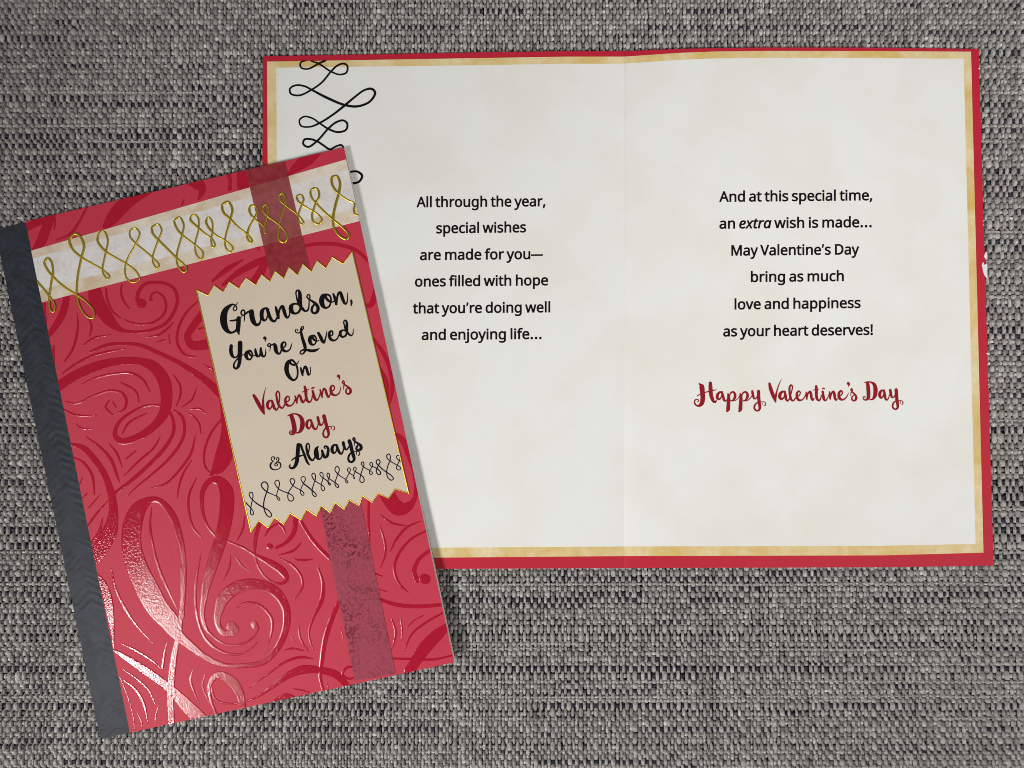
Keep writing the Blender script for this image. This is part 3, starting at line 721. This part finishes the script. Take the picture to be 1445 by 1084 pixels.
def ink(name, c, rough=0.5):
    m = Mat(name)
    m.set(Base_Color=(*c, 1), Roughness=rough, Specular_IOR_Level=0.0)
    return m.m


BLACK = ink('black_ink', (0.008, 0.008, 0.010))
INK_IN = ink('black_print_ink', (0.014, 0.008, 0.010))
NAVY = ink('navy_black_ink', (0.010, 0.009, 0.024))
REDINK = ink('dark_red_ink', (0.215, 0.010, 0.022))
REDINK2 = ink('brick_red_ink', (0.270, 0.014, 0.020))


def foil_red():
    m = Mat('red_gloss_foil')
    o = m.obj()
    a = m.noise(o, 1000, 2, 0.6)
    b = m.noise(o, 1900, 2, 0.6)
    h = m.math('ADD', m.math('MULTIPLY', a, 0.7), b)
    c = m.mix(m.ramp(m.noise(o, 420, 3), ((0.4, 0.0), (0.7, 1.0))), (0.40, 0.009, 0.029), (0.375, 0.008, 0.025))
    m.set(Base_Color=c, Roughness=0.085, IOR=1.5, Specular_IOR_Level=0.26)
    m.bump(h, 0.75, 0.00007)
    return m.m


def foil_gold():
    m = Mat('gold_foil')
    o = m.obj()
    m.set(Base_Color=(0.78, 0.57, 0.07, 1), Metallic=1.0, Roughness=0.34)
    m.bump(m.noise(o, 900, 2, 0.5), 0.25, 0.00006)
    return m.m


def band_paper():
    m = Mat('torn_cream_strip_print')
    o = m.obj(); uv = m.uv()
    sx = m.n('ShaderNodeSeparateXYZ'); m.put(sx, 0, uv)
    v = m.math('ADD', sx.outputs[1], m.math('MULTIPLY', m.math('SUBTRACT', m.noise(o, 260, 4), 0.5), 0.05))
    mid = m.math('MULTIPLY', m.ramp(v, ((0.145, 0.0), (0.165, 1.0))), m.ramp(v, ((0.765, 1.0), (0.785, 0.0))))
    edge = m.mix(m.ramp(m.noise(o, 130, 4, 0.6), ((0.36, 0.0), (0.66, 1.0))), (0.70, 0.62, 0.52), (0.56, 0.43, 0.28))
    core = m.mix(m.ramp(m.noise(o, 160, 5, 0.65), ((0.4, 0.0), (0.75, 1.0))), (0.70, 0.67, 0.645), (0.58, 0.54, 0.515))
    c = m.mix(mid, edge, core)
    c = m.mix(m.ramp(m.noise(o, 750, 3, 0.7), ((0.52, 0.0), (0.78, 0.6))), c, (0.46, 0.42, 0.38))
    m.set(Base_Color=c, Roughness=0.6, Specular_IOR_Level=0.25)
    return m.m


def vellum():
    m = Mat('mauve_vellum_print')
    o = m.obj(); uv = m.uv()
    sx = m.n('ShaderNodeSeparateXYZ'); m.put(sx, 0, uv)
    low = m.ramp(sx.outputs[1], ((0.50, 0.0), (0.66, 1.0)))
    patch = m.ramp(m.noise(o, 95, 3, 0.55), ((0.40, 0.25), (0.60, 1.0)))
    d1 = m.ramp(m.noise(o, 1050, 3, 0.65), ((0.53, 0.0), (0.57, 1.0)))
    dots = m.math('MULTIPLY', m.math('MULTIPLY', d1, patch), low)
    c = m.mix(m.ramp(m.noise(o, 420, 4, 0.6), ((0.35, 0.0), (0.7, 1.0))), (0.33, 0.042, 0.050), (0.245, 0.015, 0.027))
    c = m.mix(low, c, (0.39, 0.062, 0.105))
    c = m.mix(dots, c, (0.20, 0.008, 0.020))
    m.set(Base_Color=c, Roughness=m.math('SUBTRACT', 0.6, m.math('MULTIPLY', dots, 0.38)), Specular_IOR_Level=m.math('ADD', 0.2, m.math('MULTIPLY', dots, 0.5)), Alpha=0.74)
    m.bump(dots, 1.0, 0.00022)
    return m.m


def charcoal():
    m = Mat('charcoal_chevron_print')
    o = m.obj(); uv = m.uv()
    sx = m.n('ShaderNodeSeparateXYZ'); m.put(sx, 0, uv)
    v = m.math('ADD', m.math('MULTIPLY', sx.outputs[1], 62.0), m.math('MULTIPLY', m.math('ABSOLUTE', m.math('SUBTRACT', sx.outputs[0], 0.52)), -3.0))
    v = m.math('ADD', v, m.math('MULTIPLY', m.noise(o, 160, 3, 0.6), 1.0))
    s = m.math('SINE', m.math('MULTIPLY', v, 6.283))
    rip = m.math('MULTIPLY', s, m.ramp(m.noise(o, 120, 2), ((0.40, 0.0), (0.65, 1.0))))
    c = m.mix(m.ramp(m.noise(o, 260, 5, 0.65), ((0.35, 0.0), (0.75, 1.0))), (0.021, 0.024, 0.034), (0.038, 0.042, 0.056))
    c = m.mix(m.ramp(m.noise(o, 2200, 2, 0.7), ((0.55, 0.0), (0.9, 0.35))), c, (0.12, 0.125, 0.14))
    m.set(Base_Color=c, Roughness=0.5, Specular_IOR_Level=0.12)
    m.bump(rip, 0.30, 0.00016)
    return m.m


PARCH, GILT, FOILR, GOLD, BAND, VELL, CHAR = parchment(), gilt_paper(), foil_red(), foil_gold(), band_paper(), vellum(), charcoal()


# ------------------------------------------------------------------ the woven cloth
def yarn_mat():
    m = Mat('grey_yarn')
    at = m.n('ShaderNodeAttribute', attribute_name='yarn')
    mp = m.n('ShaderNodeMapping'); m.put(mp, 'Vector', m.uv()); mp.inputs['Scale'].default_value = (1.0, 0.10, 1.0)
    f = m.noise(mp.outputs[0], 2.6, 3, 0.7)
    k = m.ramp(f, ((0.30, 0.42), (0.50, 0.97), (0.70, 1.70)))
    c = m.mix(1.0, at.outputs[0], k, 'MULTIPLY')
    m.set(Base_Color=c, Roughness=0.36, Specular_IOR_Level=0.42)
    m.bump(f, 0.9, 0.0003)
    return m.m


def cloth():
    rng = np.random.default_rng(11)
    X0, X1, Y0, Y1 = -400, 1850, -360, 1450
    xs, ws = [], []
    x = X0; thick = 0
    while x < X1:
        r = rng.random()
        p = rng.uniform(6.0, 7.3) if r < 0.22 else rng.uniform(3.8, 5.1)
        xs.append(x + p / 2); ws.append(p); x += p
    ys, hs = [], []
    y = Y0
    while y < Y1:
        r = rng.random()
        p = rng.uniform(9.0, 11.5) if r < 0.22 else (rng.uniform(4.2, 5.5) if r < 0.34 else rng.uniform(6.8, 8.6))
        gap = rng.uniform(1.2, 3.0) if rng.random() < 0.20 else 0.0         # here and there the rows stand apart
        ys.append(y + p / 2); hs.append(p); y += p + gap
    xs, ws, ys, hs = map(np.array, (xs, ws, ys, hs))
    nx, ny = len(xs), len(ys)
    slubby = rng.random(ny) < 0.33                                        # picks spun with navy slubs
    slubby &= hs > 6.0

    def smooth_noise(n, k, m=1):
        a = rng.normal(0, 1, (m, n + 2 * k))
        kern = np.hanning(2 * k + 1); kern /= np.sqrt((kern ** 2).sum())
        return np.array([np.convolve(r, kern, 'valid')[:n] for r in a])

    up = (np.add.outer(np.arange(nx), np.arange(ny)) % 2 == 0)
    A = 2.8
    # warp yarns run up the picture: three stations a crossing
    frac = np.array([-1.0, 0.0, 1.0]); lift = np.array([0.94, 1.0, 0.94])
    reach = np.where(up, 0.47, 0.36) * np.where(slubby, 0.93, 1.0)                                     # the floats run past their own row
    yy = (ys[None, :, None] + hs[None, :, None] * frac * reach[:, :, None]).reshape(nx, ny * 3)
    yy = np.maximum.accumulate(yy, 1)
    m = ny * 3
    sgn = np.where(up, 1.0, -1.0)                                        # nx, ny
    zc = (sgn[:, :, None] * A * lift).reshape(nx, m)
    amp = 1 + 0.13 * rng.normal(0, 1, (nx, ny))
    zc = zc * np.repeat(amp, 3, 1)
    xw = xs[:, None] + 0.55 * np.repeat(smooth_noise(ny, 3, nx), 3, 1) + rng.normal(0, 0.18, (nx, m))
    wide = ws[:, None] * np.repeat(np.where(up, 1.0, 0.60) * (1 + 0.10 * rng.normal(0, 1, (nx, ny))), 3, 1)
    wide = wide * np.tile(np.array([0.97, 1.03, 0.97]), ny)
    t = np.array([-0.5, -0.34, 0.0, 0.34, 0.5]); hh = np.array([-2.4, 0.45, 0.85, 0.45, -2.4])
    K = len(t)
    th = np.clip(ws / 5.0, 0.85, 1.35)
    VX = xw[:, :, None] + wide[:, :, None] * t
    VY = np.broadcast_to(yy[:, :, None], VX.shape) + 0.35 * np.repeat(smooth_noise(ny, 2, nx), 3, 1)[:, :, None]
    VZ = zc[:, :, None] + (hh * th[:, None, None])
    tone = (0.37 + 0.028 * rng.normal(0, 1, nx))[:, None] * (1 + 0.13 * rng.normal(0, 1, (nx, ny)))
    warm = np.array([1.0, 0.93, 0.885])
    cw = np.clip(np.repeat(tone, 3, 1), 0.14, 0.6)
    C1 = np.repeat(cw[:, :, None], K, 2)[..., None] * warm
    U1 = np.broadcast_to((np.arange(nx) * 13.7)[:, None, None] + t * 1.0 * ws[:, None, None] * 0.55, VX.shape)
    W1 = VY
    idx = np.arange(nx * m * K).reshape(nx, m, K)
    F1 = np.stack([idx[:, :-1, :-1], idx[:, 1:, :-1], idx[:, 1:, 1:], idx[:, :-1, 1:]], -1).reshape(-1, 4)
    # weft yarns run across
    fr = np.array([-0.25, 0.25])
    xx = (xs[:, None] + ws[:, None] * fr).ravel(); mm = len(xx)
    sg = np.repeat(np.where(up, -1.0, 1.0).T, 2, 1)                      # ny, mm
    zt = sg * 1.0 - 0.15
    yc = ys[:, None] + 0.5 * smooth_noise(mm, 30, ny) * 0.8
    t2 = np.array([-0.36, -0.24, 0.0, 0.24, 0.36]); h2 = np.array([-1.4, 0.45, 0.9, 0.45, -1.4])
    hw = np.clip(hs, 4.5, 8.5)
    UX = np.broadcast_to(xx[None, :, None], (ny, mm, K))
    UY = yc[:, :, None] + hw[:, None, None] * t2 * (1 + 0.10 * rng.normal(0, 1, (ny, mm)))[:, :, None]
    UZ = zt[:, :, None] + h2
    # dye of the weft: mostly mid grey, with slubs of navy running for a stretch, then painted glints
    slub = smooth_noise(mm, 44, ny) + np.where(slubby, 0.70, -0.8)[:, None]
    thin = smooth_noise(mm, 9, ny)
    dark = np.clip((slub + 0.40 * thin - 0.40) * 2.2, 0, 1)
    pale = np.clip((0.35 * thin - slub - 0.3) * 1.5, 0, 1) * (hs < 5.6)[:, None]
    base = np.array([0.17, 0.158, 0.150]); navy = np.array([0.009, 0.010, 0.024]); chalk = np.array([0.46, 0.45, 0.42])
    c2 = base * (1 + 0.30 * rng.normal(0, 1, (ny, mm)))[..., None]
    c2 = c2 * (1 - dark[..., None]) + navy * dark[..., None]
    c2 = c2 * (1 - pale[..., None]) + chalk * pale[..., None]
    painted_glint = (rng.random((ny, mm)) < 0.16)[..., None] * (dark < 0.3)[..., None]  # specular glints of the shiny yarn, painted into the weft colour
    c2 = np.where(painted_glint, chalk * 1.35, c2)
    C2 = np.repeat(np.clip(c2, 0.004, 0.7)[:, :, None, :], K, 2)
    U2 = np.broadcast_to((np.arange(ny) * 17.3)[:, None, None] + t2 * 3.2, UX.shape)
    idx2 = np.arange(ny * mm * K).reshape(ny, mm, K) + nx * m * K
    F2 = np.stack([idx2[:, :-1, :-1], idx2[:, :-1, 1:], idx2[:, 1:, 1:], idx2[:, 1:, :-1]], -1).reshape(-1, 4)

    def wpts(a, b, c):
        return np.stack([(a - 722.5) * PX, -(b - 542.0) * PX, (c - 2.9) * PX], -1).reshape(-1, 3)
    V = np.concatenate([wpts(VX, VY, VZ), wpts(UX, UY, UZ)])
    UV = np.concatenate([np.stack([U1, W1], -1).reshape(-1, 2), np.stack([U2, UX], -1).reshape(-1, 2)])
    CC = np.concatenate([C1.reshape(-1, 3), C2.reshape(-1, 3)])
    F = np.concatenate([F1, F2])
    me = bpy.data.meshes.new('tweed_cloth')
    me.vertices.add(len(V)); me.vertices.foreach_set('co', V.astype('f').ravel())
    me.loops.add(len(F) * 4); me.loops.foreach_set('vertex_index', F.astype('i').ravel())
    me.polygons.add(len(F)); me.polygons.foreach_set('loop_start', np.arange(0, len(F) * 4, 4, dtype='i'))
    me.polygons.foreach_set('use_smooth', np.ones(len(F), bool))
    me.update(calc_edges=True)
    ul = me.uv_layers.new(name='UVMap'); ul.data.foreach_set('uv', UV[F.ravel()].astype('f').ravel())
    ca = me.color_attributes.new('yarn', 'FLOAT_COLOR', 'POINT')
    ca.data.foreach_set('color', np.concatenate([CC, np.ones((len(CC), 1))], 1).astype('f').ravel())
    me.materials.append(yarn_mat())
    o = bpy.data.objects.new('tweed_cloth', me); COL.objects.link(o)
    o['kind'] = 'structure'; o['label'] = 'grey woven tweed cloth with navy slubs under the two cards'
    # the padding the cloth is stretched over
    b = 0.34
    zb = -6.6 * PX
    vs = [(-b, -b, zb), (b, -b, zb), (b, b, zb), (-b, b, zb), (-b, -b, zb - .03), (b, -b, zb - .03), (b, b, zb - .03), (-b, b, zb - .03)]
    fs = [(0, 1, 2, 3), (7, 6, 5, 4), (0, 4, 5, 1), (1, 5, 6, 2), (2, 6, 7, 3), (3, 7, 4, 0)]
    pm = Mat('dark_backing_cloth'); pm.set(Base_Color=(0.03, 0.03, 0.034, 1), Roughness=0.9)
    p = link('cushion_backing', vs, fs, [pm.m]); p['kind'] = 'structure'


cloth()

# ------------------------------------------------------------------ the open card
FOLD = 881.0


def z_open(px, py):
    px = np.asarray(px, float)
    sl = np.clip((px - 371) / (FOLD - 371), 0, 1)
    sr = np.clip((px - FOLD) / (1392 - FOLD), 0, 1)
    left = 0.0008 + 0.0011 * np.sin(math.pi * sl ** 2.4)
    right = 0.0008 + 0.0016 * np.sin(math.pi * sr ** 0.62)
    crease = 0.00030 * np.exp(-np.abs(px - FOLD) / 9.0)
    return np.where(px < FOLD, left, right) - crease


OC = thing('open_greeting_card', 'open greeting card lying flat, red edged with cream pages printed with a verse', 'greeting card', P(880, 440, 0.0))
back = slab('red_cover', ((371, 79.5), (690, 73.9), (800, 72.3), (881, 72.3), (980, 68.6), (1080, 67.2), (1240, 67.4), (1381, 69.2)),
            ((368.5, 807.5), (618, 803), (884, 801.8), (1245, 800.6), (1402, 798.4)), z_open, 0.0, 0.0003, [RED_IN, WHITE], OC, 200, 40, jitter=0.10, fold=FOLD)
ins = slab('cream_insert', ((376.8, 87), (690, 81.8), (800, 80), (881, 80.0), (905, 78.3), (960, 74.6), (1010, 72.7), (1080, 71.9), (1240, 72.2), (1370.3, 73.0)),
           ((381, 791), (613.7, 787), (884, 784.8), (1245, 783.8), (1387.9, 780)), z_open, 0.00030, 0.00022, [GILT, WHITE], OC, 200, 40, fold=FOLD)
slab('parchment_panel', ((389.8, 95.6), (690, 91.9), (800, 90), (875, 90.2), (900, 88.6), (960, 84.4), (1010, 82.5), (1080, 81.7), (1240, 82.2), (1359.8, 82.9)),
     ((393.5, 777), (612, 772.9), (884, 771.2), (1245, 770.3), (1376.7, 767.6)), z_open, 0.000325, 0.000015, [PARCH, WHITE], ins, 200, 40, fold=FOLD)


def flat_poly(name, polys, zf, off, mat, parent):
    V, F, n = [], [], 0
    for i, p in enumerate(polys):
        p = np.array(p, float)
        V.append(P(p[:, 0], p[:, 1], zf(p[:, 0], p[:, 1]) + off + i * 1e-6))
        F.append(tuple(range(n + len(p) - 1, n - 1, -1))); n += len(p)
    return link(name, np.vstack(V), F, [mat], parent)


def scuff(px, py, s, pts):
    return [(px + a / s, py + b / s) for a, b in pts]


sc_ = []
sc_.append(scuff(1320, 330, 11.53, ((790, 370), (805, 325), (826, 290), (838, 300), (842, 420), (822, 415))))
sc_.append(scuff(1320, 330, 11.53, ((752, 515), (765, 490), (800, 505), (842, 480), (848, 735), (826, 720), (790, 660), (770, 590), (765, 540))))
sc_.append(scuff(1320, 330, 11.53, ((758, 482), (778, 462), (790, 478), (775, 500))))
sc_.append(scuff(1240, 340, 4.927, ((745, 783), (770, 778), (771, 796), (758, 790))))
sc_.append(scuff(1240, 340, 4.927, ((758, 850), (773, 845), (774, 868))))
sc_.append(scuff(1240, 40, 6.776, ((952, 384), (968, 376), (974, 392), (962, 394))))
rs = random.Random(4)
for k in range(13):
    y = rs.uniform(300, 560)
    x = 1380.6 + (y - 69) * 0.0297
    sc_.append([(x - rs.uniform(.2, .6), y), (x + .4, y - rs.uniform(.6, 2.2)), (x + .4, y + rs.uniform(.6, 2.2))])
for q in sc_[:6]:
    flat_poly('paper_scuff', [q], z_open, 0.00003, WHITE, back)
flat_poly('worn_edge', sc_[6:], z_open, 0.00003, WHITE, back)

GL = {}
for ln in GLYPHS.split('\n'):
    k, r = ln[:ln.index('=', 1)], ln[ln.index('=', 1) + 1:]
    q = r.split('|')
    GL[k] = (float(q[0]), [[tuple(float(v) for v in t.split(',')) for t in s.split()] for s in q[1:]])
GL['—'] = (1130.0, [[(10, 330), (1120, 330), (1120, 425), (10, 425)]])
GL['’'] = (300.0, [[(110, 1010), (225, 1010), (235, 985), (150, 700), (75, 700)]])
dot = GL['.'][1][0]
GL['…'] = (1330.0, [[(x + k * 430, y) for x, y in dot] for k in range(3)])


def polyline_band(st, zf, off):
    """a straight-sided band of even width along a closed outline"""
    V, F = [], []
    for i in range(len(st) - 1):
        a, c, w = st[i, :2], st[i + 1, :2], st[i, 2] / 2
        d = c - a
        L = np.hypot(*d)
        if L < 1e-6:
            continue
        d = d / L; nn = np.array([-d[1], d[0]]) * w
        e = d * w * 0.6
        k = len(V)
        V += [a - e + nn, c + e + nn, c + e - nn, a - e - nn]
        F.append((k, k + 1, k + 2, k + 3))
    V = np.array(V)
    return P(V[:, 0], V[:, 1], zf(V[:, 0], V[:, 1]) + off + np.repeat(np.arange(len(F)), 4) * 3e-9), F


def verse_line(text, x0, x1, yl, yr, cap=14.2, bold=1.0):
    """outline text fitted between x0 and x1 on a baseline from yl to yr (photograph pixels) -> verts, faces"""
    keys, ital = [], False
    for ch in text:
        if ch == '/':
            ital = not ital; continue
        keys.append('/' + ch if ital and '/' + ch in GL else ch)
    cu = bpy.data.curves.new('verse', 'CURVE'); cu.dimensions = '2D'; cu.fill_mode = 'BOTH'
    pen = 0.0; loops = []
    for k in keys:
        adv, sp = GL[k]
        for s in sp:
            z = cu.splines.new('POLY'); z.points.add(len(s) - 1)
            for i, (a, b) in enumerate(s):
                z.points[i].co = (a + pen, b, 0, 1)
            z.use_cyclic_u = True
            loops.append([(a + pen, b) for a, b in s])
        pen += adv * (0.78 if k == ' ' else 1.0)
    o = bpy.data.objects.new('verse', cu); COL.objects.link(o)
    dg = bpy.context.evaluated_depsgraph_get()
    me = o.evaluated_get(dg).to_mesh()
    v = np.array([p.co[:2] for p in me.vertices]); f = [tuple(p.vertices) for p in me.polygons]
    o.evaluated_get(dg).to_mesh_clear()
    bpy.data.objects.remove(o); bpy.data.curves.remove(cu)
    a, b = v[:, 0].min(), v[:, 0].max()
    sx = (x1 - x0) / (b - a)
    X = x0 + (v[:, 0] - a) * sx
    Y = yl + (yr - yl) * (X - x0) / (x1 - x0) - v[:, 1] * cap / 1000.0
    sts = []
    for c in loops:                                     # the pen line round each letter that makes it semi-bold
        p = np.array(c + c[:2])
        px = x0 + (p[:, 0] - a) * sx
        sts.append(np.stack([px, yl + (yr - yl) * (px - x0) / (x1 - x0) - p[:, 1] * cap / 1000.0, np.full(len(p), bold)], -1))
    return X, Y, f, sts


def verse(name, lines, label):
    V, F, n = [], [], 0
    for ln in lines:
        X, Y, f, sts = verse_line(*ln)
        V.append(P(X, Y, z_open(X, Y) + 0.00036)); F += [tuple(i + n for i in g) for g in f]; n += len(X)
        for k, st in enumerate(sts):
            w, q = polyline_band(st, z_open, 0.000362 + k * 2e-8)
            V.append(w); F += [tuple(i + n for i in g) for g in q]; n += len(w)
    o = link(name, np.vstack(V), F, [INK_IN], ins)
    o['label'] = label
    return o


verse('printed_verse', (
    ('All through the year,', 588.2, 769.3, 292.4, 291.0), ('special wishes', 616, 741.9, 329.2, 327.7),
    ('are made for you—', 593, 765.5, 367, 365.4), ('ones filled with hope', 586, 773, 404.4, 402.5),
    ('that you’re doing well', 583, 776, 442.3, 440.6), ('and enjoying life…', 595.4, 763.8, 479.7, 478.2)),
    'black verse on the left page starting All through the year')
verse('printed_verse', (
    ('And at this special time,', 1015.4, 1230.6, 284.8, 282.5), ('an /extra/ wish is made…', 1015.6, 1229.7, 322.6, 320.4),
    ('May Valentine’s Day', 1032.5, 1212, 360.7, 358.9), ('bring as much', 1060, 1190.3, 397.9, 396.5),
    ('love and happiness', 1037, 1214, 436.6, 434.4), ('as your heart deserves!', 1021, 1231.3, 474.7, 472.5)),
    'black verse on the right page starting And at this special time')
v, f = ribbon(strokes(GREETING), z_open, 0.00036, step=0.7)
g_ = link('printed_greeting', v, f, [REDINK2], ins)
g_['label'] = 'red brush lettering reading Happy Valentine’s Day'
v, f = ribbon(strokes(PAGE_FLOURISH), z_open, 0.00036, step=1.0)
fl = link('printed_flourish', v, f, [BLACK], ins)
clip(fl, [P(370, 86.9, .001), P(690, 81.6, .001), P(700, 300, .001), P(370, 300, .001)], np.array(OC.location))

# ------------------------------------------------------------------ the closed card
TL, TR, BR, BL = (36.0, 312.6), (485.5, 208.0), (641.0, 934.8), (183.3, 1034.0)
_e = np.array([TR[0] - TL[0], TR[1] - TL[1]]); _len = np.hypot(*_e); _e = _e / _len


def z_red(px, py):
    u = ((np.asarray(px, float) - TL[0]) * _e[0] + (np.asarray(py, float) - TL[1]) * _e[1]) / _len
    v = (np.asarray(py, float) - 300) / 700
    return 0.0014 + np.clip(u, -0.02, 1.2) * (0.0021 + 0.0018 * np.clip(v, -0.2, 1.1))


def z_in(px, py):
    u = ((np.asarray(px, float) - TL[0]) * _e[0] + (np.asarray(py, float) - TL[1]) * _e[1]) / _len
    return z_red(px, py) - 0.0003 - 0.0004 * np.clip(u, 0, 1.2)


def z_back(px, py):
    u = ((np.asarray(px, float) - TL[0]) * _e[0] + (np.asarray(py, float) - TL[1]) * _e[1]) / _len
    return z_red(px, py) - 0.0006 - 0.0009 * np.clip(u, 0, 1.2)


CC_ = thing('closed_greeting_card', 'closed red greeting card with swirls, a tan tag and black spine, overlapping the open card', 'greeting card', P(330, 620, 0.0))
loc = np.array(CC_.location)
front = slab('front_cover', (TL, TR), (BL, BR), z_red, 0.0, 0.00028, [RED, WHITE], CC_, 48, 70, jitter=0.06)
slab('inner_sheet', ((60, 309), (486.9, 210)), ((205, 1026), (641.9, 929.5)), z_in, 0.0, 0.0002, [WHITE, WHITE], CC_, 24, 24)
bk = slab('back_cover', ((36, 314), (484.6, 212)), ((184, 1034.4), (642.8, 926)), z_back, 0.0, 0.00028, [RED_LOW, WHITE], CC_, 24, 24)


def z_spine(px, py):
    u = ((np.asarray(px, float) - TL[0]) * _e[0] + (np.asarray(py, float) - TL[1]) * _e[1]) / _len
    t = np.clip((u + 0.095) / 0.095, 0, 1)
    return 0.00085 + 0.00035 * np.sin(t * math.pi * 0.55)


slab('spine_band', ((-7, 325.0), (8, 320.5), (28, 315.6), (42, 312.6)), ((141.5, 1041.0), (149, 1041.8), (168, 1037), (190, 1032.6)), z_spine, 0.0, 0.0003, [CHAR, CHAR], CC_, 24, 90, jitter=0.10)

quad = [P(x, y, float(z_red(x, y))) for x, y in (TL, TR, BR, BL)]
v, f = ribbon(strokes(FOIL), z_red, 0.000012, step=1.6, prof='foil', height=0.00005, lift=4e-9, wobble=0.02, bevel=1.35)
cr = np.array(CRESCENT, float) / 9.633 + np.array([440.0, 630.0])
f = f + [tuple(range(len(v) + len(cr) - 1, len(v) - 1, -1))]
v = np.vstack([v, P(cr[:, 0], cr[:, 1], z_red(cr[:, 0], cr[:, 1]) + 0.00005)])
fo = link('foil_scrollwork', v, f, [FOILR], front, smooth=True)
clip(fo, quad, loc)

band = slab('cream_strip', ((43.6, 354), (265, 290), (488.4, 224.9)), ((57.8, 427.2), (280, 369.5), (507.5, 312)), z_red, 0.00016, 0.00003, [BAND, WHITE], CC_, 50, 10)
clip(band, quad, loc)


def side_strip(name, left, right, off, mat, parent):
    left, right = np.array(left, float), np.array(right, float)
    t = np.linspace(0, 1, 61)
    tl = np.linspace(0, 1, len(left))

    def run(p):
        d = np.concatenate([[0], np.cumsum(np.hypot(*np.diff(p, axis=0).T))]); d /= d[-1]
        return np.stack([np.interp(t, d, p[:, 0]), np.interp(t, d, p[:, 1])], -1)
    a, b = run(left), run(right)
    g = np.array([a + (b - a) * s for s in np.linspace(0, 1, 7)])          # 7, 61, 2
    q = g.reshape(-1, 2)
    V = P(q[:, 0], q[:, 1], z_red(q[:, 0], q[:, 1]) + off)
    idx = np.arange(7 * 61).reshape(7, 61)
    F = np.stack([idx[:-1, :-1], idx[:-1, 1:], idx[1:, 1:], idx[1:, :-1]], -1).reshape(-1, 4)
    uv = np.stack(np.meshgrid(np.linspace(0, 1, 7), t, indexing='ij'), -1).reshape(-1, 2)
    return link(name, V, F, [mat], parent, smooth=True, uv=uv)


ve = side_strip('vellum_strip', ((346.2, 238), (382.6, 394), (452.4, 722), (500.2, 961)), ((401.4, 225.5), (435, 369), (509.7, 713.7), (558.3, 951)), 0.000185, VELL, CC_)
clip(ve, quad, loc)

gfs = strokes(GOLD_FLOURISH)
for s_ in gfs:
    s_[:, 2] *= 1.12
v, f = ribbon(gfs, z_red, 0.000195, step=0.8, prof='wire', height=0.00020, lift=1e-8, wobble=0.03)
gf = link('gold_flourish', v, f, [GOLD], band, smooth=True)
clip(gf, quad, loc)

# the tag with its zigzag ends
tp = [(TAG_TOP[0] + a / TAG_TOP[2], TAG_TOP[1] + b / TAG_TOP[2]) for a, b in TAG_TOP[3]]
bt = [(TAG_BOTTOM[0] + a / TAG_BOTTOM[2], TAG_BOTTOM[1] + b / TAG_BOTTOM[2]) for a, b in TAG_BOTTOM[3]]
out = np.array(tp + bt)
zt_ = 0.00022
from mathutils.geometry import delaunay_2d_cdt
from mathutils import Vector


def inside(p, poly):
    c = False
    for (xa, ya), (xb, yb) in zip(poly, np.roll(poly, -1, 0)):
        if (ya > p[1]) != (yb > p[1]) and p[0] < (xb - xa) * (p[1] - ya) / (yb - ya) + xa:
            c = not c
    return c


cand = [(x + .3, y + .4) for x in range(280, 580, 14) for y in range(356, 752, 14)]
cand = [c for c in cand if inside(c, out) and min(np.hypot(out[:, 0] - c[0], out[:, 1] - c[1])) > 4]
pts = [Vector(p) for p in out] + [Vector(c) for c in cand]
vv, _, tri, _, _, _ = delaunay_2d_cdt(pts, [(i, (i + 1) % len(out)) for i in range(len(out))], [], 0, 1e-4)
vv = np.array(vv)
tri = [t for t in tri if inside(vv[list(t)].mean(0), out)]
bm = bmesh.new()
hi = [bm.verts.new((P(x, y, float(z_red(x, y)) + zt_) - loc).tolist()) for x, y in vv]
for t in tri:
    bm.faces.new([hi[k] for k in t])
ext = bmesh.ops.extrude_face_region(bm, geom=bm.faces[:])
for q in ext['geom']:
    if isinstance(q, bmesh.types.BMVert):
        q.co.z -= 0.0001
bmesh.ops.recalc_face_normals(bm, faces=bm.faces[:])
me = bpy.data.meshes.new('title_tag'); bm.to_mesh(me); bm.free()
me.materials.append(TAGP)
tag = bpy.data.objects.new('title_tag', me); COL.objects.link(tag); tag.parent = CC_
tag['label'] = 'tan tag with zigzag ends and a gold rim, lettered for a grandson'


TAGZ = zt_ + 0.00003
bst = []
ring = np.vstack([out, out[:1]])
for i in range(len(ring) - 1):
    a, b = ring[i], ring[i + 1]
    L = np.hypot(*(b - a))
    w = 1.75 if L > 60 else 1.45
    bst.append(np.array([(*a, w), (*b, w)]))
v, f = ribbon(bst, z_red, TAGZ - 0.00003, step=6.0, prof='wire', height=0.00014, lift=1e-9, wobble=0.06)
link('gold_rim', v, f, [GOLD], tag, smooth=True)
bl = strokes(BLACK_LETTERS)
low_ = [s for s in bl if s[:, 1].min() > 600]
for part, words in (([s for s in bl if s[:, 1].min() <= 600], 'Grandson, You’re Loved On'), (low_, '& Always')):
    v, f = ribbon(part, z_red, TAGZ, step=0.7)
    q = link('black_lettering', v, f, [BLACK], tag); q['label'] = 'black brush lettering reading ' + words
v, f = ribbon(strokes(RED_LETTERS), z_red, TAGZ, step=0.7)
q = link('red_lettering', v, f, [REDINK], tag); q['label'] = 'dark red brush lettering reading Valentine’s Day'
tfs = strokes(TAG_FLOURISH)
for s_ in tfs:
    s_[:, 2] *= 0.97
v, f = ribbon(tfs, z_red, TAGZ, step=0.8)
tf = link('tag_flourish', v, f, [NAVY], tag)
clip(tf, [P(*out[0], .003), P(*tp[-1], .003), P(*bt[0], .003), P(*bt[-1], .003)], loc)
